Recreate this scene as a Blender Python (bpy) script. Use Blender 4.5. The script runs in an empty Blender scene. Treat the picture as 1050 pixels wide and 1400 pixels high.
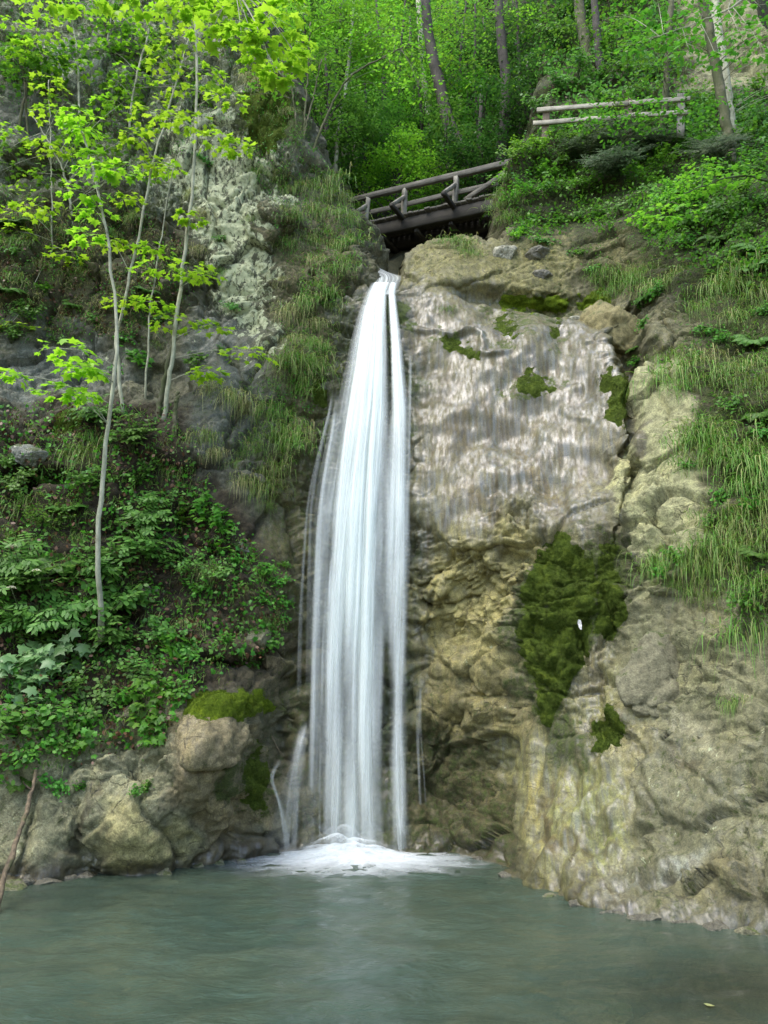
import bpy, bmesh, math, random
import numpy as np
from mathutils import Vector, Matrix

random.seed(7)
rng = np.random.default_rng(7)
S = bpy.context.scene
COL = S.collection
R = math.radians

# ------------------------------------------------------------------ camera
F = 1099.0
PITCH = R(14.0)
CAMZ = 2.1
cp, sp = math.cos(PITCH), math.sin(PITCH)
cam = bpy.data.cameras.new('camera')
cam.sensor_fit = 'VERTICAL'
cam.sensor_height = 24.0
cam.lens = 12.0 / (700.0 / F)
cam.clip_end = 600
camo = bpy.data.objects.new('camera', cam)
COL.objects.link(camo)
camo.location = (0, 0, CAMZ)
camo.rotation_euler = (R(90) + PITCH, 0, 0)
S.camera = camo


def at(px, py, d):
    """point seen at photo pixel (px, py) at horizontal distance d"""
    x = (px - 525.0) / F
    y = (700.0 - py) / F
    t = d / (cp - y * sp)
    return Vector((x * t, d, CAMZ + t * (sp + y * cp)))


def wl(py):
    """distance at which the water level (z=0) is seen at row py"""
    y = (700.0 - py) / F
    return CAMZ / -(sp + y * cp) * (cp - y * sp)


def proj(P):
    X, Y, Z = P[..., 0], P[..., 1], P[..., 2] - CAMZ
    f = Y * cp + Z * sp
    u = -Y * sp + Z * cp
    f = np.maximum(f, .05)
    return 525 + F * X / f, 700 - F * u / f


# ------------------------------------------------------------------ numpy noise
_p = np.random.default_rng(11).permutation(256)
PERM = np.concatenate([_p, _p, _p])
_g = np.random.default_rng(12).normal(size=(256, 3))
GRAD = _g / np.linalg.norm(_g, axis=1)[:, None]
JIT = np.random.default_rng(13).random((256, 3))


def _h(i, j, k):
    return PERM[(PERM[(PERM[i & 255] + j) & 255] + k) & 255]


def perlin(P, seed=0):
    P = P + seed * 17.31
    I = np.floor(P).astype(np.int64)
    f = P - I
    w = f * f * f * (f * (f * 6 - 15) + 10)
    out = 0
    for a in (0, 1):
        wa = w[:, 0] if a else 1 - w[:, 0]
        for b in (0, 1):
            wb = w[:, 1] if b else 1 - w[:, 1]
            for c in (0, 1):
                wc = w[:, 2] if c else 1 - w[:, 2]
                g = GRAD[_h(I[:, 0] + a, I[:, 1] + b, I[:, 2] + c)]
                d = (g * (f - np.array([a, b, c]))).sum(1)
                out = out + wa * wb * wc * d
    return out * 1.5


def fbm(P, sc, octv=4, seed=0, gain=.5):
    o, a, t = 0, 1.0, 0
    s = np.asarray(sc, float)
    for i in range(octv):
        o = o + a * perlin(P * s, seed + i)
        t += a
        a *= gain
        s = s * 2.03
    return o / t * 1.6


def worley(P, sc, seed=0):
    Q = P * np.asarray(sc, float) + seed * 9.77
    I = np.floor(Q).astype(np.int64)
    f1 = np.full(len(Q), 9.0)
    f2 = np.full(len(Q), 9.0)
    cid = np.zeros(len(Q), np.int64)
    for a in (-1, 0, 1):
        for b in (-1, 0, 1):
            for c in (-1, 0, 1):
                C = I + np.array([a, b, c])
                hh = _h(C[:, 0], C[:, 1], C[:, 2])
                d = ((C + JIT[hh] - Q) ** 2).sum(1)
                near = d < f1
                f2 = np.where(near, f1, np.minimum(f2, d))
                cid = np.where(near, hh, cid)
                f1 = np.where(near, d, f1)
    return np.sqrt(f1), np.sqrt(f2), JIT[cid, 0]


def sstep(a, b, x):
    t = np.clip((x - a) / (b - a), 0, 1)
    return t * t * (3 - 2 * t)


# ------------------------------------------------------------------ mesh helpers
def mk(name, V, F_, mat=None, parent=None, smooth=True, link=True, uv=None):
    """V (n,3); F_ (m,k) int array or list of such arrays"""
    me = bpy.data.meshes.new(name)
    V = np.asarray(V, np.float32)
    Fs = F_ if isinstance(F_, list) else [F_]
    Fs = [np.asarray(f, np.int32) for f in Fs if len(f)]
    me.vertices.add(len(V))
    me.vertices.foreach_set('co', V.ravel())
    idx = np.concatenate([f.ravel() for f in Fs])
    tot = np.concatenate([np.full(len(f), f.shape[1], np.int32) for f in Fs])
    st = np.concatenate([[0], np.cumsum(tot)[:-1]]).astype(np.int32)
    me.loops.add(len(idx))
    me.loops.foreach_set('vertex_index', idx)
    me.polygons.add(len(tot))
    me.polygons.foreach_set('loop_start', st)
    me.update(calc_edges=True)
    me.validate()
    if smooth:
        me.polygons.foreach_set('use_smooth', np.ones(len(me.polygons), bool))
    if uv is not None:
        l = me.uv_layers.new(name='UVMap')
        l.data.foreach_set('uv', np.asarray(uv, np.float32)[idx].ravel())
    if mat:
        me.materials.append(mat)
    o = bpy.data.objects.new(name, me)
    if link:
        COL.objects.link(o)
    if parent:
        o.parent = parent
    return o


def vattr(o, name, arr, kind='FLOAT'):
    a = o.data.attributes.new(name, kind, 'POINT')
    if kind == 'FLOAT':
        a.data.foreach_set('value', np.asarray(arr, np.float32).ravel())
    else:
        c = np.ones((len(arr), 4), np.float32)
        c[:, :3] = arr
        a.data.foreach_set('color', c.ravel())


def tag(o, label=None, cat=None, group=None, kind=None):
    if label: o['label'] = label
    if cat: o['category'] = cat
    if group: o['group'] = group
    if kind: o['kind'] = kind
    return o


def empty(name, loc, label=None, cat=None, group=None, link=True):
    o = bpy.data.objects.new(name, None)
    o.empty_display_size = .1
    if link: COL.objects.link(o)
    o.location = loc
    return tag(o, label, cat, group)


def clone(proto, parts, loc, rot, sc):
    c = proto.copy()
    COL.objects.link(c)
    c.location = loc
    c.rotation_euler = rot
    c.scale = sc if hasattr(sc, '__len__') else (sc, sc, sc)
    for p in parts:
        q = p.copy()
        COL.objects.link(q)
        q.parent = c
    return c


class MB:
    """collects geometry for ONE mesh"""
    def __init__(s):
        s.V, s.F3, s.F4, s.n = [], [], [], 0

    def add(s, V, f4=None, f3=None):
        s.V.append(np.asarray(V, float))
        if f4 is not None and len(f4): s.F4.append(np.asarray(f4) + s.n)
        if f3 is not None and len(f3): s.F3.append(np.asarray(f3) + s.n)
        s.n += len(V)

    def tube(s, pts, rads, seg=7, wob=0.0):
        pts = [Vector(p) for p in pts]
        V = []
        n = len(pts)
        up = Vector((.3, .9, .25)).normalized()
        for i, p in enumerate(pts):
            d = (pts[min(i + 1, n - 1)] - pts[max(i - 1, 0)]).normalized()
            a = d.cross(up)
            if a.length < .05: a = d.cross(Vector((1, 0, 0)))
            a.normalize()
            b = d.cross(a)
            for k in range(seg):
                t = 2 * math.pi * k / seg
                r = rads[i] * (1 + wob * random.uniform(-1, 1))
                V.append(p + (a * math.cos(t) + b * math.sin(t)) * r)
        f = [[i * seg + k, i * seg + (k + 1) % seg, (i + 1) * seg + (k + 1) % seg, (i + 1) * seg + k]
             for i in range(n - 1) for k in range(seg)]
        V.append(pts[-1]); V.append(pts[0])
        f3 = [[(n - 1) * seg + k, (n - 1) * seg + (k + 1) % seg, n * seg] for k in range(seg)]
        f3 += [[(k + 1) % seg, k, n * seg + 1] for k in range(seg)]
        s.add([tuple(v) for v in V], f, f3)

    def build(s, name, mat, parent=None, smooth=True, link=True):
        return mk(name, np.concatenate(s.V), [np.concatenate(x) for x in (s.F4, s.F3) if x], mat, parent, smooth, link)


def curve(pts, n=14, jit=0.0):
    """Catmull-Rom through pts"""
    P = [Vector(p) for p in pts]
    P = [P[0] * 2 - P[1]] + P + [P[-1] * 2 - P[-2]]
    out = []
    m = len(P) - 3
    for i in range(m):
        k = max(2, int(n / m))
        for j in range(k):
            t = j / k
            a, b, c, d = P[i:i + 4]
            out.append(.5 * ((2 * b) + (c - a) * t + (2 * a - 5 * b + 4 * c - d) * t * t + (3 * b - a - 3 * c + d) * t ** 3))
    out.append(P[-2])
    if jit:
        out = [p + Vector((random.gauss(0, jit), random.gauss(0, jit), random.gauss(0, jit))) for p in out]
    return out


# ------------------------------------------------------------------ materials
class NT:
    def __init__(s, name):
        s.m = bpy.data.materials.new(name)
        s.m.use_nodes = True
        s.t = s.m.node_tree
        s.t.nodes.clear()
        s.out = s.t.nodes.new('ShaderNodeOutputMaterial')

    def n(s, typ, **kw):
        nd = s.t.nodes.new('ShaderNode' + typ)
        for k, v in kw.items():
            if k.startswith('i_'):
                key = k[2:]
                key = int(key) if key.isdigit() else key.replace('_', ' ')
                s.set(nd.inputs[key], v)
            else:
                setattr(nd, k, v)
        return nd

    def set(s, sock, v):
        if isinstance(v, bpy.types.NodeSocket): s.t.links.new(v, sock)
        else: sock.default_value = v

    def ramp(s, fac, stops, interp='LINEAR'):
        nd = s.t.nodes.new('ShaderNodeValToRGB')
        nd.color_ramp.interpolation = interp
        e = nd.color_ramp.elements
        while len(e) < len(stops): e.new(.5)
        for i, (p, c) in enumerate(stops):
            e[i].position = p
            e[i].color = (c, c, c, 1) if not hasattr(c, '__len__') else (*c[:3], 1)
        s.set(nd.inputs[0], fac)
        return nd.outputs[0]

    def mix(s, fac, a, b, mode='MIX'):
        nd = s.t.nodes.new('ShaderNodeMix')
        nd.data_type = 'RGBA'
        nd.blend_type = mode
        s.set(nd.inputs[0], fac)
        s.set(nd.inputs[6], a if not isinstance(a, tuple) else (*a[:3], 1))
        s.set(nd.inputs[7], b if not isinstance(b, tuple) else (*b[:3], 1))
        return nd.outputs[2]

    def math(s, op, a, b=0.0, clamp=False):
        nd = s.t.nodes.new('ShaderNodeMath')
        nd.operation = op
        nd.use_clamp = clamp
        s.set(nd.inputs[0], a)
        s.set(nd.inputs[1], b)
        return nd.outputs[0]

    def noise(s, vec, scale, detail=4, rough=.55, dist=0.0, stretch=None):
        if stretch:
            mp = s.n('Mapping', i_Scale=stretch, i_Vector=vec)
            vec = mp.outputs[0]
        nd = s.n('TexNoise', i_Vector=vec, i_Scale=scale, i_Detail=detail, i_Roughness=rough, i_Distortion=dist)
        return nd.outputs['Fac']

    def obj(s):
        return s.n('TexCoord').outputs['Object']

    def attr(s, name, out='Fac'):
        return s.n('Attribute', attribute_name=name).outputs[out]

    def done(s, shader):
        s.t.links.new(shader, s.out.inputs['Surface'])
        return s.m


def m_rock():
    t = NT('wet_limestone')
    v = t.obj()
    alb = t.attr('alb', 'Color')
    msk = t.n('SeparateColor', i_0=t.attr('msk', 'Color')).outputs
    wet, moss, lich = msk[0], msk[1], msk[2]
    n1 = t.noise(v, 1.7, 8, .62, .6)
    n2 = t.noise(v, 9, 8, .68, .3)
    n2w = t.noise(v, 8, 8, .7, .15, (1.8, 1.4, .22))
    n2 = t.n('Mix', i_0=wet, i_2=n2, i_3=n2w).outputs[0]
    n3 = t.noise(v, 42, 6, .7)
    var = t.ramp(n2, [(.28, .45), (.5, .95), (.72, 1.55)])
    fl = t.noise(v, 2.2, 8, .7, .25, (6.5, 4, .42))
    alb = t.mix(t.math('MULTIPLY', wet, t.ramp(fl, [(.46, 0), (.62, .75)])), alb, (.145, .15, .16))  # cool grey streaks: mostly sky sheen painted into the albedo, partly calcite grey
    alb = t.mix(t.math('MULTIPLY', wet, t.ramp(t.noise(v, 2.1, 7, .68, .3, (4.6, 2.5, .30)), [(.46, 0), (.62, .85)])), alb, (.095, .068, .026))
    var = t.mix(t.math('MULTIPLY', wet, .2), var, (1, 1, 1))
    c = t.mix(1, alb, var, 'MULTIPLY')
    c = t.mix(1, c, (.75, .79, .60), 'MULTIPLY')
    c = t.mix(.75, c, t.ramp(n3, [(.3, .42), (.5, 1.0), (.7, 1.6)]), 'MULTIPLY')
    c = t.mix(.6, c, t.ramp(t.noise(v, 120, 4, .7), [(.32, .5), (.5, 1.0), (.68, 1.55)]), 'MULTIPLY')
    c = t.mix(.6, c, t.ramp(n1, [(.3, (.5, .5, .48)), (.52, (1, 1, 1)), (.7, (1.35, 1.3, 1.1))]), 'MULTIPLY')
    # dark cracks and pits
    vo = t.n('TexVoronoi', feature='DISTANCE_TO_EDGE', i_Scale=3.3,
             i_Vector=t.mix(.25, v, t.n('TexNoise', i_Vector=v, i_Scale=4, i_Detail=5).outputs['Color'])).outputs['Distance']
    crack = t.ramp(vo, [(.0, 0.0), (.035, 1.0)])
    crk = t.math('MULTIPLY', t.math('SUBTRACT', 1.0, crack), t.ramp(n1, [(.45, 0), (.6, 1)]))
    c = t.mix(t.math('MULTIPLY', crk, .6), c, (.05, .045, .03))
    # pale lichen blotches
    ln = t.noise(v, 6, 10, .74, .4, (1, 1, .62))
    lf = t.math('MULTIPLY', t.ramp(t.math('ADD', ln, t.math('MULTIPLY', lich, .20)), [(.69, 0), (.73, 1)]), t.math('GREATER_THAN', lich, .02))
    c = t.mix(t.math('MULTIPLY', lf, .85), c, t.mix(n3, (.30, .35, .17), (.66, .70, .46)))
    # moss film
    mn = t.noise(v, 10, 8, .7, .3)
    mf = t.ramp(t.math('ADD', mn, t.math('MULTIPLY', moss, .5)), [(.68, 0), (.82, 1)])
    mf = t.math('MULTIPLY', mf, t.math('GREATER_THAN', moss, .02))
    mc = t.ramp(n3, [(.3, (.022, .034, .006)), (.5, (.06, .085, .014)), (.75, (.13, .16, .028))])
    c = t.mix(t.math('MULTIPLY', mf, .9), c, mc)
    zz = t.n('SeparateXYZ', i_0=v).outputs[2]
    band = t.ramp(t.math('ADD', zz, t.math('MULTIPLY', n1, .5)), [(.36, 1), (.60, 0)])
    c = t.mix(t.math('MULTIPLY', band, .8), c, t.mix(1, c, (.42, .40, .36), 'MULTIPLY'))
    wet = t.math('MAXIMUM', wet, band)
    wv = t.math('MULTIPLY', wet, t.ramp(t.noise(v, 2.6, 6, .65, .5, (1.6, 1, .5)), [(.32, .45), (.6, 1)]), True)
    wv = t.math('MULTIPLY', wv, t.math('SUBTRACT', 1.0, mf), True)
    rough = t.math('SUBTRACT', .9, t.math('MULTIPLY', wv, .4))
    h = t.math('ADD', t.math('MULTIPLY', n2, .6), t.math('MULTIPLY', n3, .35))
    h = t.math('ADD', h, t.math('MULTIPLY', t.noise(v, 130, 3, .6), .2))
    h = t.math('SUBTRACT', h, t.math('MULTIPLY', crk, .35))
    h = t.math('ADD', h, t.math('MULTIPLY', mf, t.math('MULTIPLY', n3, .6)))
    st = t.math('SUBTRACT', .95, t.math('MULTIPLY', wet, .72))
    b = t.n('Bump', i_Strength=st, i_Distance=.06, i_Height=h)
    p = t.n('BsdfPrincipled', i_Base_Color=c, i_Roughness=rough, i_Normal=b.outputs[0])
    t.set(p.inputs['Coat Weight'], t.math('MULTIPLY', wv, t.ramp(fl, [(.42, .05), (.58, 1)])))
    p.inputs['Coat IOR'].default_value = 1.6
    t.set(p.inputs['Coat Roughness'], .2)
    b2 = t.n('Bump', i_Strength=.5, i_Distance=.012, i_Height=t.noise(v, 38, 5, .65, .3, (1, 1, .45)))
    t.set(p.inputs['Coat Normal'], b2.outputs[0])
    return t.done(p.outputs[0])


def m_stone(name, c0, c1, moss=0.0, wet=0.0, lich=0.0):
    t = NT(name)
    v = t.obj()
    n1 = t.noise(v, 2.2, 8, .65, .5)
    n2 = t.noise(v, 12, 8, .7)
    n3 = t.noise(v, 50, 5, .7)
    c = t.mix(n1, c0, c1)
    c = t.mix(1, c, t.ramp(n2, [(.28, .45), (.5, 1), (.72, 1.5)]), 'MULTIPLY')
    c = t.mix(.8, c, t.ramp(n3, [(.3, .55), (.5, 1), (.7, 1.45)]), 'MULTIPLY')
    if lich:
        c = t.mix(t.math('MULTIPLY', t.ramp(t.noise(v, 8, 9, .75), [(.58 - lich * .1, 0), (.66 - lich * .1, 1)]), .8), c, (.5, .52, .4))
    if moss:
        nz = t.n('SeparateXYZ', i_0=t.n('NewGeometry').outputs['Normal']).outputs[2]
        mf = t.ramp(t.math('ADD', t.math('MULTIPLY', nz, .22), t.noise(v, 6, 7, .7)), [(.72 - moss * .2, 0), (.82 - moss * .2, 1)])
        c = t.mix(t.math('MULTIPLY', mf, .9), c, t.ramp(n3, [(.3, (.02, .03, .005)), (.55, (.06, .085, .013)), (.75, (.12, .15, .03))]))
    h = t.math('ADD', t.math('MULTIPLY', n2, .6), t.math('MULTIPLY', n3, .35))
    b = t.n('Bump', i_Strength=.9, i_Distance=.05, i_Height=h)
    p = t.n('BsdfPrincipled', i_Base_Color=c, i_Roughness=.85 - .6 * wet, i_Normal=b.outputs[0])
    return t.done(p.outputs[0])


def m_leaf(name, cols, trans=.38, rough=.45, spec=.35):
    t = NT(name)
    rnd = t.n('NewGeometry').outputs['Random Per Island']
    k = len(cols)
    c = t.ramp(rnd, [(i / (k - 1), cc) for i, cc in enumerate(cols)])
    ob = t.n('ObjectInfo').outputs['Random']
    hs = t.n('HueSaturation', i_Hue=t.math('ADD', .488, t.math('MULTIPLY', ob, .024)), i_Value=t.math('ADD', .82, t.math('MULTIPLY', ob, .36)), i_Color=c)
    c = hs.outputs[0]
    p = t.n('BsdfPrincipled', i_Base_Color=c, i_Roughness=rough)
    p.inputs['Specular IOR Level'].default_value = spec
    tr = t.n('BsdfTranslucent', i_Color=t.mix(.5, c, (.92, 1.0, .4), 'MULTIPLY'))
    tr2 = t.n('BsdfTranslucent', i_Color=c)
    mx = t.n('MixShader', i_0=.5, i_1=tr.outputs[0], i_2=tr2.outputs[0])
    m2 = t.n('MixShader', i_0=trans, i_1=p.outputs[0], i_2=mx.outputs[0])
    return t.done(m2.outputs[0])


def m_bark(name, c0, c1, moss=0.0, scale=1.0):
    t = NT(name)
    v = t.obj()
    n = t.noise(v, 10 * scale, 7, .7, .3, (1, 1, .25))
    n2 = t.noise(v, 2.2 * scale, 6, .7)
    c = t.mix(t.ramp(n, [(.3, 0), (.7, 1)]), c0, c1)
    c = t.mix(.7, c, t.ramp(n2, [(.3, .5), (.7, 1.5)]), 'MULTIPLY')
    if moss:
        c = t.mix(t.ramp(t.noise(v, 3, 6, .7), [(.62 - .3 * moss, 0), (.75 - .3 * moss, .85)]), c, (.05, .065, .014))
    b = t.n('Bump', i_Strength=.7, i_Distance=.02, i_Height=n)
    p = t.n('BsdfPrincipled', i_Base_Color=c, i_Roughness=.85, i_Normal=b.outputs[0])
    return t.done(p.outputs[0])


def m_wood(name, c0, c1, axis):
    t = NT(name)
    v = t.obj()
    st = [14, 14, 14]
    st[axis] = .8
    n = t.noise(v, 1.6, 8, .7, .2, tuple(st))
    n2 = t.noise(v, 3, 6, .7)
    c = t.mix(t.ramp(n, [(.32, 0), (.68, 1)]), c0, c1)
    c = t.mix(.8, c, t.ramp(n2, [(.3, .5), (.7, 1.4)]), 'MULTIPLY')
    c = t.mix(t.ramp(t.noise(v, 5, 7, .75), [(.55, 0), (.75, .5)]), c, (.06, .07, .03))
    b = t.n('Bump', i_Strength=.6, i_Distance=.01, i_Height=n)
    p = t.n('BsdfPrincipled', i_Base_Color=c, i_Roughness=.8, i_Normal=b.outputs[0])
    return t.done(p.outputs[0])


def m_moss(name, c0, c1, c2):
    t = NT(name)
    v = t.obj()
    n = t.noise(v, 30, 6, .7)
    n2 = t.noise(v, 3.5, 6, .65)
    c = t.ramp(n, [(.3, c0), (.52, c1), (.75, c2)])
    c = t.mix(.9, c, t.ramp(n2, [(.3, (.55, .5, .5)), (.5, (1, 1, 1)), (.7, (1.5, 1.35, 1.1))]), 'MULTIPLY')
    b = t.n('Bump', i_Strength=1, i_Distance=.04, i_Height=t.math('ADD', n, t.noise(v, 90, 4, .7)))
    p = t.n('BsdfPrincipled', i_Base_Color=c, i_Roughness=.95, i_Normal=b.outputs[0])
    p.inputs['Specular IOR Level'].default_value = .15
    return t.done(p.outputs[0])


def m_fall():
    t = NT('falling_water')
    uv = t.n('UVMap').outputs[0]
    a = t.attr('dens')
    n = t.noise(uv, 1, 5, .6, .0, (7, .55, 1))
    n2 = t.noise(uv, 1, 4, .6, .0, (26, 1.3, 1))
    k = t.math('ADD', t.math('MULTIPLY', n, .75), t.math('MULTIPLY', n2, .45))
    k = t.ramp(k, [(.42, .06), (.76, 1)])
    al = t.math('MULTIPLY', a, k, True)
    d = t.n('BsdfDiffuse', i_Color=(.91, .96, .91, 1))
    tr = t.n('BsdfTranslucent', i_Color=(.91, .96, .91, 1))
    gl = t.n('BsdfGlossy', i_Color=(.9, .95, 1, 1), i_Roughness=.4)
    m = t.n('MixShader', i_0=.42, i_1=d.outputs[0], i_2=tr.outputs[0])
    m1 = t.n('MixShader', i_0=.1, i_1=m.outputs[0], i_2=gl.outputs[0])
    tp = t.n('BsdfTransparent')
    mm = t.n('MixShader', i_0=al, i_1=tp.outputs[0], i_2=m1.outputs[0])
    return t.done(mm.outputs[0])


def m_foam():
    t = NT('churned_foam')
    v = t.obj()
    a = t.attr('dens')
    n = t.noise(v, 5, 7, .7, .6)
    al = t.math('MULTIPLY', t.ramp(t.math('ADD', t.math('MULTIPLY', a, .75), t.math('MULTIPLY', n, .55)), [(.28, 0), (1.0, 1)]), t.ramp(a, [(0, 0), (.3, 1)]), True)
    d = t.n('BsdfDiffuse', i_Color=(.88, .93, .93, 1))
    tr = t.n('BsdfTranslucent', i_Color=(.88, .93, .93, 1))
    m = t.n('MixShader', i_0=.35, i_1=d.outputs[0], i_2=tr.outputs[0])
    tp = t.n('BsdfTransparent')
    mm = t.n('MixShader', i_0=al, i_1=tp.outputs[0], i_2=m.outputs[0])
    return t.done(mm.outputs[0])


def m_pool():
    t = NT('pool_water')
    v = t.obj()
    op = t.attr('murk')
    n = t.noise(v, 1.1, 6, .62, .8, (1, 1.7, 1))
    n2 = t.noise(v, 5, 5, .6, .5, (1, 1.8, 1))
    n3 = t.noise(v, .35, 3, .5)
    h = t.math('ADD', t.math('MULTIPLY', n, .8), t.math('MULTIPLY', n2, .28))
    b = t.n('Bump', i_Strength=.75, i_Distance=.1, i_Height=h)
    c = t.mix(t.ramp(n3, [(.35, 0), (.65, 1)]), (.040, .066, .046), (.054, .08, .055))
    c = t.mix(t.ramp(t.noise(v, .8, 6, .65, 1.4), [(.42, 0), (.68, .8)]), c, (.075, .095, .058))
    c = t.mix(t.ramp(t.noise(v, 1.3, 6, .7, 2.0, (1, 1.6, 1)), [(.5, 0), (.75, .5)]), c, (.07, .12, .095))
    p = t.n('BsdfPrincipled', i_Base_Color=c, i_Roughness=.09, i_Normal=b.outputs[0])
    p.inputs['IOR'].default_value = 1.33
    tp = t.n('BsdfTransparent', i_Color=(.8, .78, .58, 1))
    gl = t.n('BsdfGlossy', i_Roughness=.13, i_Normal=b.outputs[0])
    fr = t.n('Fresnel', i_IOR=1.33, i_Normal=b.outputs[0])
    clear = t.n('MixShader', i_0=fr.outputs[0], i_1=tp.outputs[0], i_2=gl.outputs[0])
    mm = t.n('MixShader', i_0=op, i_1=clear.outputs[0], i_2=p.outputs[0])
    return t.done(mm.outputs[0])


def m_ground(name, cols, sc=1.0):
    t = NT(name)
    v = t.obj()
    n = t.noise(v, 3 * sc, 8, .7, .3)
    n2 = t.noise(v, 20 * sc, 6, .7)
    c = t.ramp(n, [(.3, cols[0]), (.5, cols[1]), (.7, cols[2])])
    c = t.mix(.9, c, t.ramp(n2, [(.3, .45), (.7, 1.5)]), 'MULTIPLY')
    b = t.n('Bump', i_Strength=.9, i_Distance=.08, i_Height=t.math('ADD', n2, n))
    p = t.n('BsdfPrincipled', i_Base_Color=c, i_Roughness=.92, i_Normal=b.outputs[0])
    return t.done(p.outputs[0])


M = {}
M['rock'] = m_rock()
M['fall'] = m_fall()
M['foam'] = m_foam()
M['pool'] = m_pool()
M['bed'] = m_ground('gravel_bed', [(.07, .055, .035), (.16, .13, .085), (.3, .25, .17)], .8)
M['soil'] = m_ground('forest_soil', [(.018, .018, .008), (.035, .04, .014), (.06, .055, .025)])
M['lime'] = m_leaf('lime_maple_leaf', [(.22, .46, .022), (.30, .56, .028), (.39, .64, .04), (.26, .51, .024)], .6)
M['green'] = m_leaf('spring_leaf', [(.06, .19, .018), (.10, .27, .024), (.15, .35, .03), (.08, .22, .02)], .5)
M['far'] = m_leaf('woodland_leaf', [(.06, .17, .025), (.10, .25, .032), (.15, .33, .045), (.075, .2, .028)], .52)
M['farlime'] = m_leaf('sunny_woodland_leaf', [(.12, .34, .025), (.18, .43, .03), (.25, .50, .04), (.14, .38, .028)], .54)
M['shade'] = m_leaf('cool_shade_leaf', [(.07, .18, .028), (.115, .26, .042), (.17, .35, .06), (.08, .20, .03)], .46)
M['pale'] = m_leaf('pale_broad_leaf', [(.11, .23, .075), (.15, .29, .095), (.19, .33, .11)], .32, .4, .5)
M['herb'] = m_leaf('herb_leaf', [(.05, .20, .02), (.09, .29, .025), (.13, .36, .035)], .44)
M['fern'] = m_leaf('fern_frond', [(.05, .14, .018), (.08, .19, .022), (.12, .24, .035)], .4)
M['yew'] = m_leaf('dark_needle', [(.03, .065, .016), (.045, .09, .022), (.07, .12, .03)], .25)
M['grass_g'] = m_leaf('green_grass_blade', [(.08, .21, .02), (.12, .28, .028), (.18, .33, .05), (.28, .28, .1), (.09, .22, .025)], .35)
M['grass_s'] = m_leaf('straw_grass_blade', [(.14, .25, .04), (.32, .32, .12), (.44, .40, .18), (.16, .27, .045), (.36, .33, .13)], .3)
M['grass_m'] = m_leaf('mixed_grass_blade', [(.09, .24, .026), (.14, .31, .035), (.36, .35, .13), (.16, .31, .045), (.12, .27, .03)], .3)
M['litter'] = m_leaf('dead_leaf', [(.05, .028, .014), (.1, .05, .022), (.16, .085, .04)], .1)
M['flower'] = m_leaf('cream_flower', [(.55, .55, .38), (.7, .7, .5)], .2)
M['bark'] = m_bark('pale_sapling_bark', (.22, .23, .14), (.46, .46, .33), .15, 1.5)
M['barkm'] = m_bark('mossy_bark', (.07, .065, .035), (.2, .18, .11), .8, 1.2)
M['barkd'] = m_bark('dark_bark', (.02, .018, .012), (.075, .065, .05), .25, .7)
M['stem'] = m_bark('green_stem', (.04, .07, .02), (.1, .12, .04))
M['dead'] = m_bark('dead_wood', (.035, .025, .015), (.2, .15, .085), .25, 2.0)
M['wood'] = m_wood('weathered_plank', (.045, .043, .031), (.17, .163, .128), 0)
M['woodz'] = m_wood('weathered_post', (.11, .106, .08), (.31, .3, .24), 2)
M['woodd'] = m_wood('dark_timber', (.014, .013, .009), (.045, .041, .028), 0)
M['fence'] = m_wood('pale_fence_rail', (.2, .19, .14), (.46, .44, .34), 0)
M['fencep'] = m_wood('brown_fence_post', (.09, .07, .045), (.2, .155, .1), 2)
M['moss'] = m_moss('deep_moss', (.036, .060, .008), (.082, .125, .015), (.15, .205, .028))
M['mossl'] = m_moss('bright_moss', (.055, .09, .008), (.12, .19, .012), (.21, .28, .022))
M['st_pale'] = m_stone('pale_stone', (.22, .215, .15), (.4, .395, .3), .3, 0, .3)
M['st_lich'] = m_stone('lichen_stone', (.15, .135, .085), (.27, .25, .17), .35, 0, .35)
M['st_yel'] = m_stone('yellowish_stone', (.17, .15, .06), (.3, .26, .12), .5)
M['st_tan'] = m_stone('tan_stone', (.13, .125, .07), (.25, .235, .14), .4)
M['st_wet'] = m_stone('wet_stone', (.07, .068, .045), (.17, .16, .11), 0, .7)
M['st_grey'] = m_stone('grey_stone', (.12, .125, .1), (.27, .275, .23), .6, 0, .3)


# ------------------------------------------------------------------ px masks
def m_ell(px, py, cx, cy, rx, ry, soft=.5, rot=0.0):
    c, s = math.cos(R(rot)), math.sin(R(rot))
    x, y = px - cx, py - cy
    u = (x * c + y * s) / rx
    v = (-x * s + y * c) / ry
    d = np.sqrt(u * u + v * v)
    return 1 - sstep(1 - soft, 1 + soft * .4, d)


def sdf_poly(px, py, pts):
    d = np.full(px.shape, 1e9)
    ins = np.zeros(px.shape, bool)
    n = len(pts)
    for i in range(n):
        x0, y0 = pts[i]
        x1, y1 = pts[(i + 1) % n]
        ex, ey = x1 - x0, y1 - y0
        t = np.clip(((px - x0) * ex + (py - y0) * ey) / (ex * ex + ey * ey + 1e-9), 0, 1)
        d = np.minimum(d, np.hypot(px - x0 - t * ex, py - y0 - t * ey))
        if y0 != y1:
            c = ((y0 > py) != (y1 > py)) & (px < (x1 - x0) * (py - y0) / (y1 - y0) + x0)
            ins ^= c
    return np.where(ins, -d, d)


def m_poly(px, py, pts, soft=12):
    return 1 - sstep(-soft, soft, sdf_poly(px, py, pts))


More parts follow.
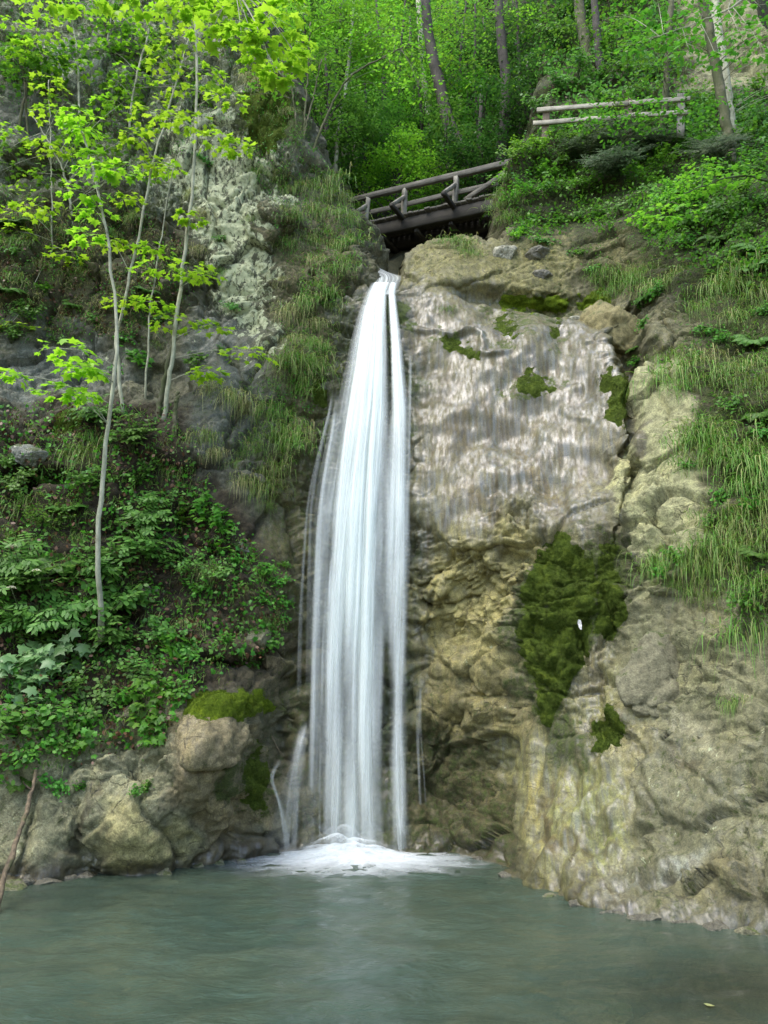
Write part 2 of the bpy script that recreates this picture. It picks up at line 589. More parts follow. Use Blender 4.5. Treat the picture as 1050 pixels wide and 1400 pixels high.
# ------------------------------------------------------------------ thin-plate sheets
def tps(cps, lam=2e-3):
    A = np.array([[p[0], p[2]] for p in cps])
    y = np.array([p[1] for p in cps])
    n = len(A)
    r = np.linalg.norm(A[:, None] - A[None], axis=2)
    K = np.where(r > 0, r * r * np.log(r + 1e-12), 0) + lam * np.eye(n) * n
    Pm = np.hstack([np.ones((n, 1)), A])
    Mx = np.zeros((n + 3, n + 3))
    Mx[:n, :n] = K
    Mx[:n, n:] = Pm
    Mx[n:, :n] = Pm.T
    w = np.linalg.solve(Mx, np.concatenate([y, np.zeros(3)]))

    def ev(X, Z):
        Q = np.stack([X.ravel(), Z.ravel()], 1)
        out = w[n] + w[n + 1] * Q[:, 0] + w[n + 2] * Q[:, 1]
        for i in range(n):
            rr = ((Q - A[i]) ** 2).sum(1)
            out += w[i] * .5 * rr * np.log(rr + 1e-12)
        return out.reshape(X.shape)
    return ev


def gridfaces(nz, nx):
    i = np.arange(nz - 1)[:, None] * nx + np.arange(nx - 1)[None]
    return np.stack([i, i + 1, i + nx + 1, i + nx], -1).reshape(-1, 4)


def gnormals(P):
    dx = np.gradient(P, axis=1)
    dz = np.gradient(P, axis=0)
    n = np.cross(dx, dz)
    return n / (np.linalg.norm(n, axis=2, keepdims=True) + 1e-9)


class Sheet:
    def __init__(s, name, cps, xs, zs, push, disp, layers, base, lam=2e-3):
        X, Z = np.meshgrid(xs, zs)
        Y = tps(cps, lam)(X, Z)
        Y = np.clip(Y, 5.5, 46)
        P = np.stack([X, Y, Z], -1)
        px, py = proj(P)
        P[..., 1] += push(px, py, P)
        N = gnormals(P)
        for k in range(2):   # smooth the displacement direction
            N = (N + np.roll(N, 3, 0) + np.roll(N, -3, 0) + np.roll(N, 3, 1) + np.roll(N, -3, 1))
            N /= np.linalg.norm(N, axis=2, keepdims=True) + 1e-9
        Pf = P.reshape(-1, 3)
        d = disp(Pf, px.ravel(), py.ravel()).reshape(X.shape)
        P = P + N * d[..., None]
        s.P, s.N = P, gnormals(P)
        s.px, s.py = px, py
        Pf = P.reshape(-1, 3)
        w1 = (fbm(Pf, .8, 3, 31) * 38 + fbm(Pf, 3.2, 4, 33) * 26).reshape(X.shape)
        w2 = (fbm(Pf, .8, 3, 37) * 38 + fbm(Pf, 3.2, 4, 39) * 26).reshape(X.shape)
        qx, qy = px + w1, py + w2
        col = np.empty(X.shape + (3,))
        col[:] = base[0]
        wet = np.full(X.shape, base[1])
        moss = np.full(X.shape, base[2])
        lich = np.full(X.shape, base[3])
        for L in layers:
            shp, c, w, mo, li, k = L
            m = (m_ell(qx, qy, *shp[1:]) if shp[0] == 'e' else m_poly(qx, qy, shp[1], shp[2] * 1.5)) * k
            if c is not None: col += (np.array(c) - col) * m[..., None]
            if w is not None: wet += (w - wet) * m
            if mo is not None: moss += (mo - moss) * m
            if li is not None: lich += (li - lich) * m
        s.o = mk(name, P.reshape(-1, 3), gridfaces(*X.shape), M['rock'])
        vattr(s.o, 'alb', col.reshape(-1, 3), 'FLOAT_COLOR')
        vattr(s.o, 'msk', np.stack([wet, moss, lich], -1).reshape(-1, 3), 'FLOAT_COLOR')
        s.cpx, s.cpy = proj(P)


def rocky(P, amp=1.0, blk=.22, sc=1.0, seed=0, stretch=(1, 1, 1)):
    wq = np.stack([fbm(P, .9 * sc, 4, seed + 3), fbm(P, .9 * sc, 4, seed + 5), fbm(P, .9 * sc, 4, seed + 7)], 1)
    Q = P * np.array(stretch) + wq * .3
    d = fbm(P, .45 * sc, 4, seed) * .34
    var = np.clip(.5 + .9 * fbm(P, .55, 3, seed + 12), .12, 1.2)        # smooth slabs next to broken rock
    f1, f2, c = worley(Q, .8 * sc, seed + 1)
    d += (c - .5) * blk * 1.3 - (1 - sstep(0, .10, f2 - f1)) * .09
    # bedding: shelves that tilt and break
    bed = P[:, 2] * 1.9 + P[:, 0] * .45 + wq[:, 0] * 1.1
    fr = bed - np.floor(bed)
    d += .13 * (sstep(0, .75, fr) * (1 - sstep(.88, 1, fr)) - .5) * var
    f1, f2, c = worley(Q + 5, (2.2 * sc, 2.2 * sc, 3.2 * sc), seed + 2)
    d += ((c - .5) * blk * .42 - (1 - sstep(0, .12, f2 - f1)) * .045) * var
    f1, f2, c = worley(Q, (6.5 * sc, 6.5 * sc, 8 * sc), seed + 4)
    d += ((c - .5) * .07 - (1 - sstep(0, .12, f2 - f1)) * .02) * var
    f1, f2, c = worley(Q, (14 * sc, 14 * sc, 19 * sc), seed + 6)
    d += ((c - .5) * .03) * var
    d += fbm(P, 3.2, 6, seed + 9, .6) * .085 * (.4 + .6 * var)
    return d * amp


# ---- right: waterfall wall, tufa curtain, buttress, wooded slope
CA = [at(*c) for c in [
    (430, 1000, 13.8), (480, 1000, 13.85), (480, 800, 14.25), (480, 600, 14.9), (500, 450, 15.5), (520, 390, 15.9), (400, 700, 14.8), (400, 1000, 14.1), (300, 800, 15.2), (300, 400, 16.5),
    (580, 1000, 13.7), (640, 1100, 13.1), (640, 950, 13.5), (690, 1050, 12.75), (600, 850, 13.8), (680, 850, 13.3), (640, 765, 13.3), (600, 765, 13.65),
    (580, 600, 14.4), (650, 650, 13.7), (700, 700, 13.1), (650, 500, 14.6), (560, 480, 15.1), (560, 400, 15.7), (620, 395, 15.6), (700, 420, 15.2),
    (760, 450, 14.6), (750, 560, 13.8), (800, 600, 13.2), (830, 520, 13.5), (840, 640, 12.9), (780, 700, 12.8), (760, 800, 12.4), (740, 900, 12.2),
    (745, 980, 11.8), (730, 1080, 11.6), (745, 1160, 11.1), (780, 1000, 11.5), (780, 1100, 11.0), (850, 1000, 11.0), (850, 1150, 10.3), (830, 850, 12.0),
    (880, 500, 13.0), (870, 600, 12.2), (860, 700, 12.0), (900, 700, 11.4), (900, 800, 11.2), (870, 950, 11.1), (950, 900, 10.6), (950, 1000, 10.2),
    (1000, 1100, 9.4), (920, 1100, 9.9), (900, 1200, 9.6), (1000, 1200, 8.9), (1050, 1200, 8.6), (1050, 1000, 9.2), (1050, 850, 9.8), (1000, 800, 10.4),
    (1000, 650, 11.2), (950, 550, 12.0), (920, 420, 13.2), (1050, 500, 11.8), (1050, 350, 13.2), (950, 330, 14.2), (850, 330, 15.6), (800, 400, 15.7),
    (850, 425, 14.8), (600, 350, 16.2), (700, 345, 16.0), (760, 350, 15.9), (680, 395, 15.75), (760, 400, 15.6), (560, 360, 16.3),
    (720, 250, 17.6), (800, 195, 18.2), (800, 280, 17.2), (900, 200, 17.9), (900, 260, 16.4), (1000, 220, 16.6), (1050, 220, 16.3), (1050, 100, 20), (900, 130, 19.5), (800, 120, 20.5),
    (960, 60, 21), (1050, 0, 21.5), (860, 60, 22), (760, 60, 24), (760, -60, 26), (900, -60, 23.5), (1050, -80, 23), (1200, 0, 20), (1200, 200, 15), (1200, 400, 11.5),
    (1200, 600, 9.6), (1200, 850, 8.4), (1200, 1050, 7.8), (1200, 1250, 7.4), (1200, -80, 21)]]
for x, y in [(430, 1168), (480, 1168), (560, 1172), (620, 1178), (665, 1183), (700, 1196), (740, 1228), (800, 1246), (850, 1256), (950, 1272), (1050, 1288), (1200, 1310)]:
    p = at(x, y, wl(y))
    CA.append(p)
    CA.append(Vector((p.x, p.y - .25, -.7)))
    CA.append(Vector((p.x, p.y - .4, -1.5)))


def pushA(px, py, P):
    pts = [(300, 385), (498, 388), (512, 396), (544, 393), (551, 380), (552, 346), (572, 328), (690, 324), (696, 262), (706, 215), (742, 178), (760, -900), (300, -900)]
    d = -sdf_poly(px, py, pts)
    a = np.where(d > 0, 9 * sstep(0, 34, d) + d * .012, 0)
    b = np.where(px < 440, (440 - px) * .012, 0)
    # undercut below the tufa lip
    u = .3 * m_ell(px, py, 640, 850, 70, 60, .9) + .35 * m_poly(px, py, [(575, 1010), (700, 950), (712, 1060), (716, 1180), (640, 1200), (570, 1180)], 30)
    Pf = P.reshape(-1, 3)
    px = px + (fbm(Pf, 1.4, 4, 55) * 22).reshape(px.shape)
    r = 1.0 * m_ell(px, py, 870, 465, 26, 60, .8, 15) + .35 * m_ell(px, py, 862, 620, 10, 130, .9, 4)
    r += .5 * m_ell(px, py, 720, 408, 110, 12, .9, 8)
    bul = -.35 * m_ell(px, py, 760, 870, 60, 140, .9) - .1 * m_ell(px, py, 640, 720, 90, 45, .9)
    bul += -.35 * m_ell(px, py, 940, 900, 75, 75, .7)
    return a + b + u + r + bul


def dispA(P, px, py):
    d = rocky(P, .85, .26, 1.15, 50, (1, 1, 1.3))
    d = d * (1 - .3 * m_poly(px, py, [(860, 820), (1300, 800), (1300, 1320), (860, 1270)], 40))
    px = px + fbm(P, 1.1, 3, 57) * 30
    py = py + fbm(P, 1.1, 3, 59) * 30
    tufa = m_poly(px, py, [(560, 385), (700, 400), (860, 480), (850, 640), (825, 700), (790, 735), (750, 715), (720, 690), (680, 690), (650, 735), (600, 765), (560, 740)], 35)
    fl = fbm(P, (1.5, 1.5, .2), 2, 61) * .07 + fbm(P, (4.5, 4.5, .4), 3, 63) * .016 + fbm(P, (13, 13, 1.6), 3, 67) * .008 + fbm(P, .7, 3, 69) * .2 + fbm(P, (7, 7, 1.6), 4, 65) * .004
    # oblique ledges across the curtain
    led = .10 * m_ell(px, py, 640, 465, 90, 9, .9, 22) + .05 * m_ell(px, py, 760, 545, 60, 14, .9, 28) - .06 * m_ell(px, py, 690, 660, 14, 60, .9, -14)
    blk = m_poly(px, py, [(545, 318), (790, 322), (790, 405), (560, 395)], 20)
    d = d * (1 - .6 * blk)
    d = d * (1 - tufa) + (fl + led) * tufa
    lump = m_poly(px, py, [(560, 765), (650, 740), (690, 690), (745, 715), (715, 800), (705, 900), (700, 1180), (560, 1175)], 35)
    f1, f2, c = worley(P, 3.1, 71)
    d += lump * ((.45 - f1) * .22 + (c - .5) * .1)
    col = m_poly(px, py, [(690, 1010), (850, 1000), (860, 1250), (700, 1250)], 25)
    fc = fbm(P, (2.6, 2.6, .32), 4, 75) * .2 + fbm(P, (9, 9, 1.2), 4, 77) * .03
    d = d * (1 - .92 * col) + col * fc
    return d


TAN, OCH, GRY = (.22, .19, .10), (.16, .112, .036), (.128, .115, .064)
LA = [
    # whole zones
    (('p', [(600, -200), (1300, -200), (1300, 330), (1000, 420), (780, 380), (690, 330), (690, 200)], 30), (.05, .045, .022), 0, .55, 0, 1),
    (('p', [(930, -60), (1300, -60), (1300, 130), (940, 130)], 14), (.30, .29, .19), 0, .05, .3, 1),
    (('p', [(550, 320), (780, 330), (780, 400), (700, 410), (550, 380)], 12), (.27, .24, .11), .15, .3, .15, 1),
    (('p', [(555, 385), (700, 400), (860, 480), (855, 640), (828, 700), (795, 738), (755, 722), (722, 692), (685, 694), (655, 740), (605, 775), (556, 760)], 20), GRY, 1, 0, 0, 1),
    (('e', 700, 430, 110, 35, .7, 12), (.19, .17, .10), .5, .3, .1, .8),
    (('e', 640, 490, 80, 12, .8, 22), (.15, .13, .075), .4, .25, 0, .8),
    (('e', 620, 640, 40, 130, .8), TAN, .75, 0, 0, .6),
    (('e', 740, 650, 24, 60, .8, -20), OCH, .9, 0, 0, .65),
    (('e', 655, 700, 18, 50, .7, 4), OCH, .9, 0, 0, .7),
    (('e', 820, 620, 22, 90, .8, 8), (.33, .28, .2), .8, 0, 0, .7),
    (('e', 620, 590, 26, 45, .9, 10), (.14, .10, .05), .7, 0, 0, .7),
    (('e', 575, 520, 14, 120, .8), (.10, .085, .04), .6, .3, 0, .8),
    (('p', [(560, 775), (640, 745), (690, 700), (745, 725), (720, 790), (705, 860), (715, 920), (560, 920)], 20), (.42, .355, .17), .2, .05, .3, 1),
    (('p', [(560, 900), (715, 915), (735, 990), (700, 1040), (560, 1000)], 25), (.26, .215, .10), .2, .3, .25, 1),
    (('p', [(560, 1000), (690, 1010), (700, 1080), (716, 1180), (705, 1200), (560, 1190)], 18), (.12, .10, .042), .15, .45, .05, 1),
    (('e', 575, 850, 12, 120, .8), (.08, .08, .04), .8, .2, 0, .8),
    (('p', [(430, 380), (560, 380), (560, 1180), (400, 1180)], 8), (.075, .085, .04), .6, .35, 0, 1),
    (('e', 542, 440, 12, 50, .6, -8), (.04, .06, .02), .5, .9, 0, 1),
    (('e', 842, 545, 30, 48, .9), None, None, .62, None, 1),
    (('e', 730, 528, 36, 24, .9), None, None, .62, None, 1),
    (('e', 695, 448, 30, 24, .9), None, None, .6, None, 1),
    (('e', 762, 454, 20, 20, .9), None, None, .6, None, 1),
    (('e', 632, 476, 44, 16, .9, 22), None, None, .62, None, 1),
    (('e', 735, 412, 70, 18, .9), None, None, .65, None, 1),
    # lower column
    (('p', [(688, 985), (740, 990), (800, 930), (835, 900), (870, 930), (870, 1255), (720, 1240), (705, 1120), (690, 1040)], 10), (.29, .262, .12), .75, .1, .1, 1),
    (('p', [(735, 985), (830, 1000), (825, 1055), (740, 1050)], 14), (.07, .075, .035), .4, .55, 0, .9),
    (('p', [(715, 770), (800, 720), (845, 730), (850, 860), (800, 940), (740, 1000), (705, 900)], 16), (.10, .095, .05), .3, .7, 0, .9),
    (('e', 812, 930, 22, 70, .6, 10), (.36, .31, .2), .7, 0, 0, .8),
    (('e', 815, 1120, 40, 90, .8), (.23, .245, .075), .75, .25, 0, .7),
    (('e', 760, 1130, 10, 90, .6), (.14, .10, .04), .7, 0, 0, .8),
    (('e', 790, 1190, 8, 60, .6, -8), (.09, .07, .03), .7, 0, 0, .8),
    (('e', 845, 1200, 30, 50, .8), (.34, .31, .26), 1, 0, .2, .8),
    (('e', 735, 1100, 16, 60, .7), (.33, .27, .1), .7, 0, 0, .8),
    # buttress
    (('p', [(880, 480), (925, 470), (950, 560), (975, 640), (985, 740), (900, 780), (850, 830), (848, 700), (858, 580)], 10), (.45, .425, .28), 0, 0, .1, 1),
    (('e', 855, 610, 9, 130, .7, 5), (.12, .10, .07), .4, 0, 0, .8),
    (('p', [(860, 820), (1000, 810), (1060, 900), (1060, 1010), (860, 990)], 20), (.26, .245, .16), .1, .2, .15, 1),
    (('p', [(860, 990), (1300, 960), (1300, 1320), (860, 1260)], 20), (.225, .21, .14), .3, .3, .3, 1),
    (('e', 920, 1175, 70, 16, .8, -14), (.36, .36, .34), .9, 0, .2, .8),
    (('e', 990, 1200, 60, 45, .8), (.17, .145, .085), .3, .2, .2, .8),
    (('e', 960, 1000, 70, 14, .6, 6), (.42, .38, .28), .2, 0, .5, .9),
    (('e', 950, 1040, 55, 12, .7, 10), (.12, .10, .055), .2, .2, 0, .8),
    (('e', 870, 1020, 22, 60, .6), (.36, .31, .17), .4, 0, .2, .7),
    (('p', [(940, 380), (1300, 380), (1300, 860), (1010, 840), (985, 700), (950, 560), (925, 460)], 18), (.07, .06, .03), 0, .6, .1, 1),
    (('e', 925, 440, 30, 50, .6, 30), (.16, .15, .09), 0, .35, .5, .9),
    (('e', 840, 365, 60, 35, .6), (.2, .18, .085), .05, .35, .25, .9),
]
xs = np.concatenate([np.arange(-2.6, -.9, .06), np.arange(-.9, 5.2, .0235), np.arange(5.2, 12, .09)])
zs = np.concatenate([np.arange(-1.4, -.2, .08), np.arange(-.2, 12.4, .0235), np.arange(12.4, 30, .07)])
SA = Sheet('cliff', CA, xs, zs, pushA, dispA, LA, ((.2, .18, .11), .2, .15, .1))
tag(SA.o, 'tan limestone wall and wooded slope on the near side of the falling water', None, None, 'structure')

# ---- left: lichen cliff, planted bank, mossy boulder
CB = [at(*c) for c in [
    (-250, 1000, 10.2), (-250, 700, 11.5), (-250, 300, 15), (-250, 0, 18), (-250, -100, 19),
    (0, 1000, 11.4), (100, 1000, 11.6), (200, 1000, 11.75), (0, 1120, 11.1), (120, 1120, 11.45), (0, 850, 12.2), (100, 850, 12.6), (200, 850, 12.9), (260, 925, 12.5), (330, 925, 12.8), (250, 985, 11.9), (300, 985, 11.85),
    (345, 1000, 12.1), (300, 1080, 11.75), (240, 1080, 11.7), (375, 1060, 13.0), (395, 950, 13.4), (350, 850, 13.2), (400, 800, 13.9), (420, 700, 14.5), (300, 750, 13.3),
    (330, 650, 13.8), (200, 700, 13.5), (100, 700, 13.3), (0, 700, 12.9), (0, 600, 13.5), (100, 600, 13.9), (100, 530, 15.0), (0, 500, 15.0), (150, 450, 15.2), (250, 500, 15.0),
    (250, 600, 14.0), (350, 550, 14.6), (400, 600, 14.4), (430, 500, 15.0), (470, 450, 15.5), (490, 400, 15.9), (350, 400, 15.6), (300, 300, 16.2),
    (200, 320, 16.2), (100, 330, 15.9), (100, 250, 16.4), (0, 250, 16.2), (0, 200, 17.2), (100, 200, 17.4), (100, 100, 17.9), (250, 100, 17.6), (330, 150, 17), (400, 250, 16.7), (430, 280, 16.8),
    (470, 330, 16.5), (350, 50, 18.0), (200, 0, 19), (0, 0, 18.6), (500, 385, 16.1), (420, 900, 14.0), (480, 700, 15.3), (480, 1000, 14.6), (520, 300, 17.4),
    (100, -120, 20), (300, -120, 20), (420, 100, 17.8), (520, 1100, 14.6), (560, 700, 16.0), (560, 400, 17.0)]]
for x, y in [(-250, 1250), (-100, 1225), (0, 1212), (60, 1206), (110, 1194), (150, 1190), (200, 1198), (240, 1196), (265, 1186), (310, 1181), (360, 1172), (430, 1166), (520, 1160)]:
    p = at(x, y, wl(y))
    CB.append(p)
    CB.append(Vector((p.x, p.y - .25, -.7)))
    CB.append(Vector((p.x, p.y - .4, -1.5)))


def pushB(px, py, P):
    pts = [(338, -900), (336, 60), (352, 96), (392, 112), (408, 200), (452, 232), (480, 290), (494, 350), (506, 384), (478, 440), (458, 520), (448, 620), (440, 750), (438, 900), (442, 1300), (2000, 1300), (2000, -900)]
    d = -sdf_poly(px, py, pts)
    a = np.where(d > 0, 7 * sstep(0, 120, d) + d * .02, 0)
    r = .5 * m_ell(px, py, 380, 1010, 30, 60, .8) + .7 * m_ell(px, py, 40, 225, 90, 14, .8) + .5 * m_ell(px, py, 45, 650, 60, 14, .8)
    r += .6 * m_ell(px, py, 330, 905, 60, 16, .8)
    b = -.45 * m_ell(px, py, 295, 1050, 70, 80, .8) - .35 * m_ell(px, py, 190, 1120, 70, 60, .8)
    b += -.5 * m_ell(px, py, 390, 500, 60, 60, .9) - .35 * m_ell(px, py, 380, 310, 50, 40, .9)
    return a + r + b


def dispB(P, px, py):
    d = rocky(P, 1.0, .34, .9, 80, (1, 1, .75))
    g = m_poly(px, py, [(0, 130), (180, 90), (300, 60), (330, 300), (260, 420), (0, 400)], 40)
    f1, f2, c = worley(P, (1.3, 1.3, .5), 91)
    return d + g * ((c - .5) * .5 - (1 - sstep(0, .1, f2 - f1)) * .12)


LB = [
    (('p', [(-300, -200), (340, -200), (400, 200), (330, 420), (240, 330), (-300, 260)], 30), (.215, .235, .195), .1, .5, .75, 1),
    (('p', [(230, 180), (345, 150), (400, 330), (390, 500), (300, 470), (240, 330)], 25), (.115, .12, .09), 0, .3, 1.25, 1),
    (('e', 365, 160, 45, 75, .6, -15), (.06, .06, .02), 0, .8, .15, 1),
    (('e', 25, 160, 50, 60, .7), (.13, .14, .13), .2, .2, .2, .9),
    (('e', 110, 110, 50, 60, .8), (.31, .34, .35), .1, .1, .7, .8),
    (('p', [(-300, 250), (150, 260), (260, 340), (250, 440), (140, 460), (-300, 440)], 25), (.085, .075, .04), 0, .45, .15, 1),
    (('e', 60, 500, 130, 60, .5), (.17, .18, .18), .2, .2, .35, 1),
    (('e', 330, 580, 70, 110, .6, -20), (.11, .115, .10), .3, .3, .3, 1),
    (('e', 290, 480, 50, 70, .7, -20), (.15, .16, .16), .35, .2, .4, .9),
    (('p', [(370, 300), (470, 290), (500, 380), (470, 480), (430, 600), (360, 640), (380, 480)], 20), (.17, .145, .085), 0, .45, .25, 1),
    (('p', [(400, 520), (450, 480), (440, 760), (425, 1170), (380, 1100), (390, 900), (350, 760)], 18), (.12, .105, .042), .35, .4, 0, 1),
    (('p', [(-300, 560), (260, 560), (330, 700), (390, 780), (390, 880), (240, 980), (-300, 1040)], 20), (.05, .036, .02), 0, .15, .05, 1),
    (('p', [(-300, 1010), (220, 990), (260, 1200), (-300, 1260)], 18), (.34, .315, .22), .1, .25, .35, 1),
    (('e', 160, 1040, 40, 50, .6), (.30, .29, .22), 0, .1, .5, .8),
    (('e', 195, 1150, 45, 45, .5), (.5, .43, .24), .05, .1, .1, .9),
    (('e', 120, 1130, 14, 60, .6, 30), (.10, .085, .05), .2, .2, 0, .9),
    (('p', [(230, 960), (300, 975), (360, 985), (375, 1120), (330, 1180), (260, 1180), (250, 1080)], 14), (.32, .255, .165), .2, .2, .1, 1),
    (('e', 345, 1070, 25, 50, .6), (.09, .095, .03), .2, .75, 0, .9),
    (('p', [(300, 820), (390, 800), (400, 930), (330, 930), (290, 870)], 16), (.15, .115, .075), 0, .3, .1, .9),
    (('p', [(-300, 1195), (100, 1180), (160, 1175), (260, 1175), (330, 1160), (440, 1150), (440, 1200), (-300, 1300)], 8), (.13, .105, .06), .6, .1, .1, .85),
]
xs = np.concatenate([np.arange(-14, -8.2, .09), np.arange(-8.2, .5, .0245), np.arange(.5, 3, .09)])
zs = np.concatenate([np.arange(-1.4, -.2, .08), np.arange(-.2, 13.5, .0245), np.arange(13.5, 24, .05)])
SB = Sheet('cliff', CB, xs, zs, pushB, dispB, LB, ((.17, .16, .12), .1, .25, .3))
tag(SB.o, 'grey lichen covered cliff with planted bank and mossy boulder at its foot', None, None, 'structure')

# ---- forest hillside far behind
CD = [at(*c) for c in [(500, 372, 22.5), (560, 365, 22.5), (700, 340, 22.5), (450, 372, 24), (600, 300, 25.5), (480, 300, 26), (650, 200, 30), (550, 150, 33), (450, 180, 33), (700, 100, 31), (600, 0, 39), (450, 80, 42),
                       (750, 0, 31), (350, 100, 42), (200, 80, 42), (0, 60, 42), (850, -60, 30), (1000, -100, 31), (600, -120, 46), (-200, 60, 42), (1300, -100, 30), (300, 372, 26), (0, 372, 28), (1000, 300, 23)]]
xs = np.arange(-26, 26, .35)
zs = np.concatenate([np.arange(9.5, 50, .35)])
X, Z = np.meshgrid(xs, zs)
Y = np.clip(tps(CD, 5e-3)(X, Z), 20, 60)
P = np.stack([X, Y, Z], -1)
P[..., 1] += fbm(P.reshape(-1, 3), .3, 4, 95).reshape(X.shape) * 1.2
hill = mk('hillside', P.reshape(-1, 3), gridfaces(*X.shape), M['soil'])
tag(hill, kind='structure')

bpy.context.view_layer.update()
DG = bpy.context.evaluated_depsgraph_get()
CAMP = Vector((0, 0, CAMZ))


def hit(px, py, objs=None):
    d = (at(px, py, 10) - CAMP).normalized()
    best = None
    for o in (objs or (SA.o, SB.o, hill)):
        ok, loc, nor, _ = o.ray_cast(CAMP, d)
        if ok and (best is None or (loc - CAMP).length < (best[0] - CAMP).length):
            best = (loc, nor)
    if best is None:
        return at(px, py, 30), Vector((0, -1, 0))
    return best


def down(x, y, z0=60.0):
    """ground height under (x,y) on the wooded sheets"""
    best = None
    for o in (SA.o, SB.o, hill):
        ok, loc, nor, _ = o.ray_cast(Vector((x, y, z0)), Vector((0, 0, -1)))
        if ok and (best is None or loc.z > best): best = loc.z
    return best if best is not None else 10.0


# ------------------------------------------------------------------ ground sheet, pool bed, pool water
shore = np.array([(-60, -.2), (-14, 8.5)])
gx = np.concatenate([np.linspace(-150, -12, 24), np.arange(-11.8, 12, .11), np.linspace(12, 150, 24)])
gy = np.concatenate([np.linspace(-150, 3, 40), np.arange(3.1, 16.2, .11), np.linspace(16.4, 30, 12)])
X, Y = np.meshgrid(gx, gy)
P = np.stack([X, Y, np.zeros_like(X)], -1)
px, py = proj(P)
dep = .95 - .55 * m_ell(px, py, 1000, 1345, 330, 75, .9) - .35 * m_ell(px, py, 80, 1230, 260, 40, .9) - .35 * m_ell(px, py, 500, 1440, 700, 70, .9)
dep = np.where(Y < 5.8, .5 + (Y - 5.8) * .16, dep)
dep = np.maximum(dep, -1.6)
Pf = P.reshape(-1, 3)
near = np.where((np.abs(X) < 12) & (Y > 2) & (Y < 17), 1.0, 0.0)
P[..., 2] = -dep + near * fbm(Pf, .8, 4, 101).reshape(X.shape) * .12
f1, f2, c = worley(Pf, (2.6, 2.6, 2.6), 103)
P[..., 2] += near * (np.maximum(0, .42 - f1) * (c > .55) * .35).reshape(X.shape)
bed = mk('ground', P.reshape(-1, 3), gridfaces(*X.shape), M['bed'])
tag(bed, kind='structure')

wx = np.arange(-12, 10.5, .1)
wy = np.arange(2.6, 15.6, .1)
Xw, Yw = np.meshgrid(wx, wy)
Pw = np.stack([Xw, Yw, np.zeros_like(Xw)], -1)
px, py = proj(Pw)
dpt = .95 - .78 * m_ell(px, py, 1000, 1355, 360, 90, .9) - .5 * m_ell(px, py, 80, 1225, 260, 36, .9) - .3 * m_ell(px, py, 500, 1450, 700, 80, .9)
Pf = Pw.reshape(-1, 3)
fall_d = np.hypot(Xw + .55, (Yw - 13.0) * 1.1)
amp = .04 + .035 * np.exp(-fall_d / 1.6)
Pw[..., 2] = (fbm(Pf, (1.3, 2.2, 1), 4, 111) + .5 * fbm(Pf, (4, 6, 1), 3, 113)).reshape(Xw.shape) * amp
Pw[..., 2] += .03 * np.sin(fall_d * 7) * np.exp(-fall_d / 1.4)
pool = mk('water', Pw.reshape(-1, 3), gridfaces(*Xw.shape), M['pool'])
vattr(pool, 'murk', np.clip(1 - np.exp(-2.6 * np.clip(dpt, 0.03, 2)), .2, .96))
tag(pool, kind='structure')

# ------------------------------------------------------------------ waterfall
LE = np.array([(372, 510), (386, 508), (400, 501), (426, 490), (464, 480), (502, 473), (540, 465), (579, 457), (620, 449), (700, 438), (800, 431), (900, 428), (1000, 425), (1100, 422), (1172, 420)], float)
RE = np.array([(372, 543), (386, 541), (400, 539), (430, 543), (470, 548), (520, 552), (560, 556), (620, 558), (700, 559), (800, 557), (900, 555), (1000, 554), (1100, 556), (1172, 558)], float)
DE = np.array([(372, 16.0), (385, 15.6), (410, 15.25), (450, 14.95), (520, 14.55), (600, 14.2), (700, 13.9), (800, 13.7), (1000, 13.4), (1180, 13.2)], float)
fallroot = empty('waterfall', at(480, 1168, 13.2), 'tall white silky waterfall dropping from a narrow notch into the green pool', 'waterfall')
BASE = np.array(fallroot.location)


def fx(s, y):
    l = np.interp(y, LE[:, 0], LE[:, 1])
    r = np.interp(y, RE[:, 0], RE[:, 1])
    return l + (r - l) * s


def wat(px, py, d):
    x = (px - 525.0) / F
    yv = (700.0 - py) / F
    t = d / (cp - yv * sp)
    return np.stack([x * t, d, CAMZ + t * (sp + yv * cp)], -1)


def ribbon_set(specs):
    """specs: (ys, centre px array, half width px array, depth array, density array, seed)"""
    V, Fc, U, D = [], [], [], []
    n = 0
    for ys, cx, hw, dd, den, sd in specs:
        k = 5
        for j in range(k):
            u = j / (k - 1) * 2 - 1
            bul = (1 - u * u) * hw * .012 * .7
            V.append(wat(cx + u * hw, ys, dd - bul))
            U.append(np.stack([sd * 13.7 + (cx * .0 + u * hw * .06), (ys - 372) / 100.0 + sd * 3.1], -1))
            D.append(den * (1 - abs(u) ** 2.2))
        m = len(ys)
        i = np.arange(m - 1)
        for j in range(k - 1):
            a = n + j * m + i
            Fc.append(np.stack([a, a + 1, a + m + 1, a + m], 1))
        n += k * m
    return np.concatenate(V), np.concatenate(Fc), np.concatenate(U), np.concatenate(D)


def gauss(x, c, w):
    return np.exp(-((x - c) / w) ** 2)


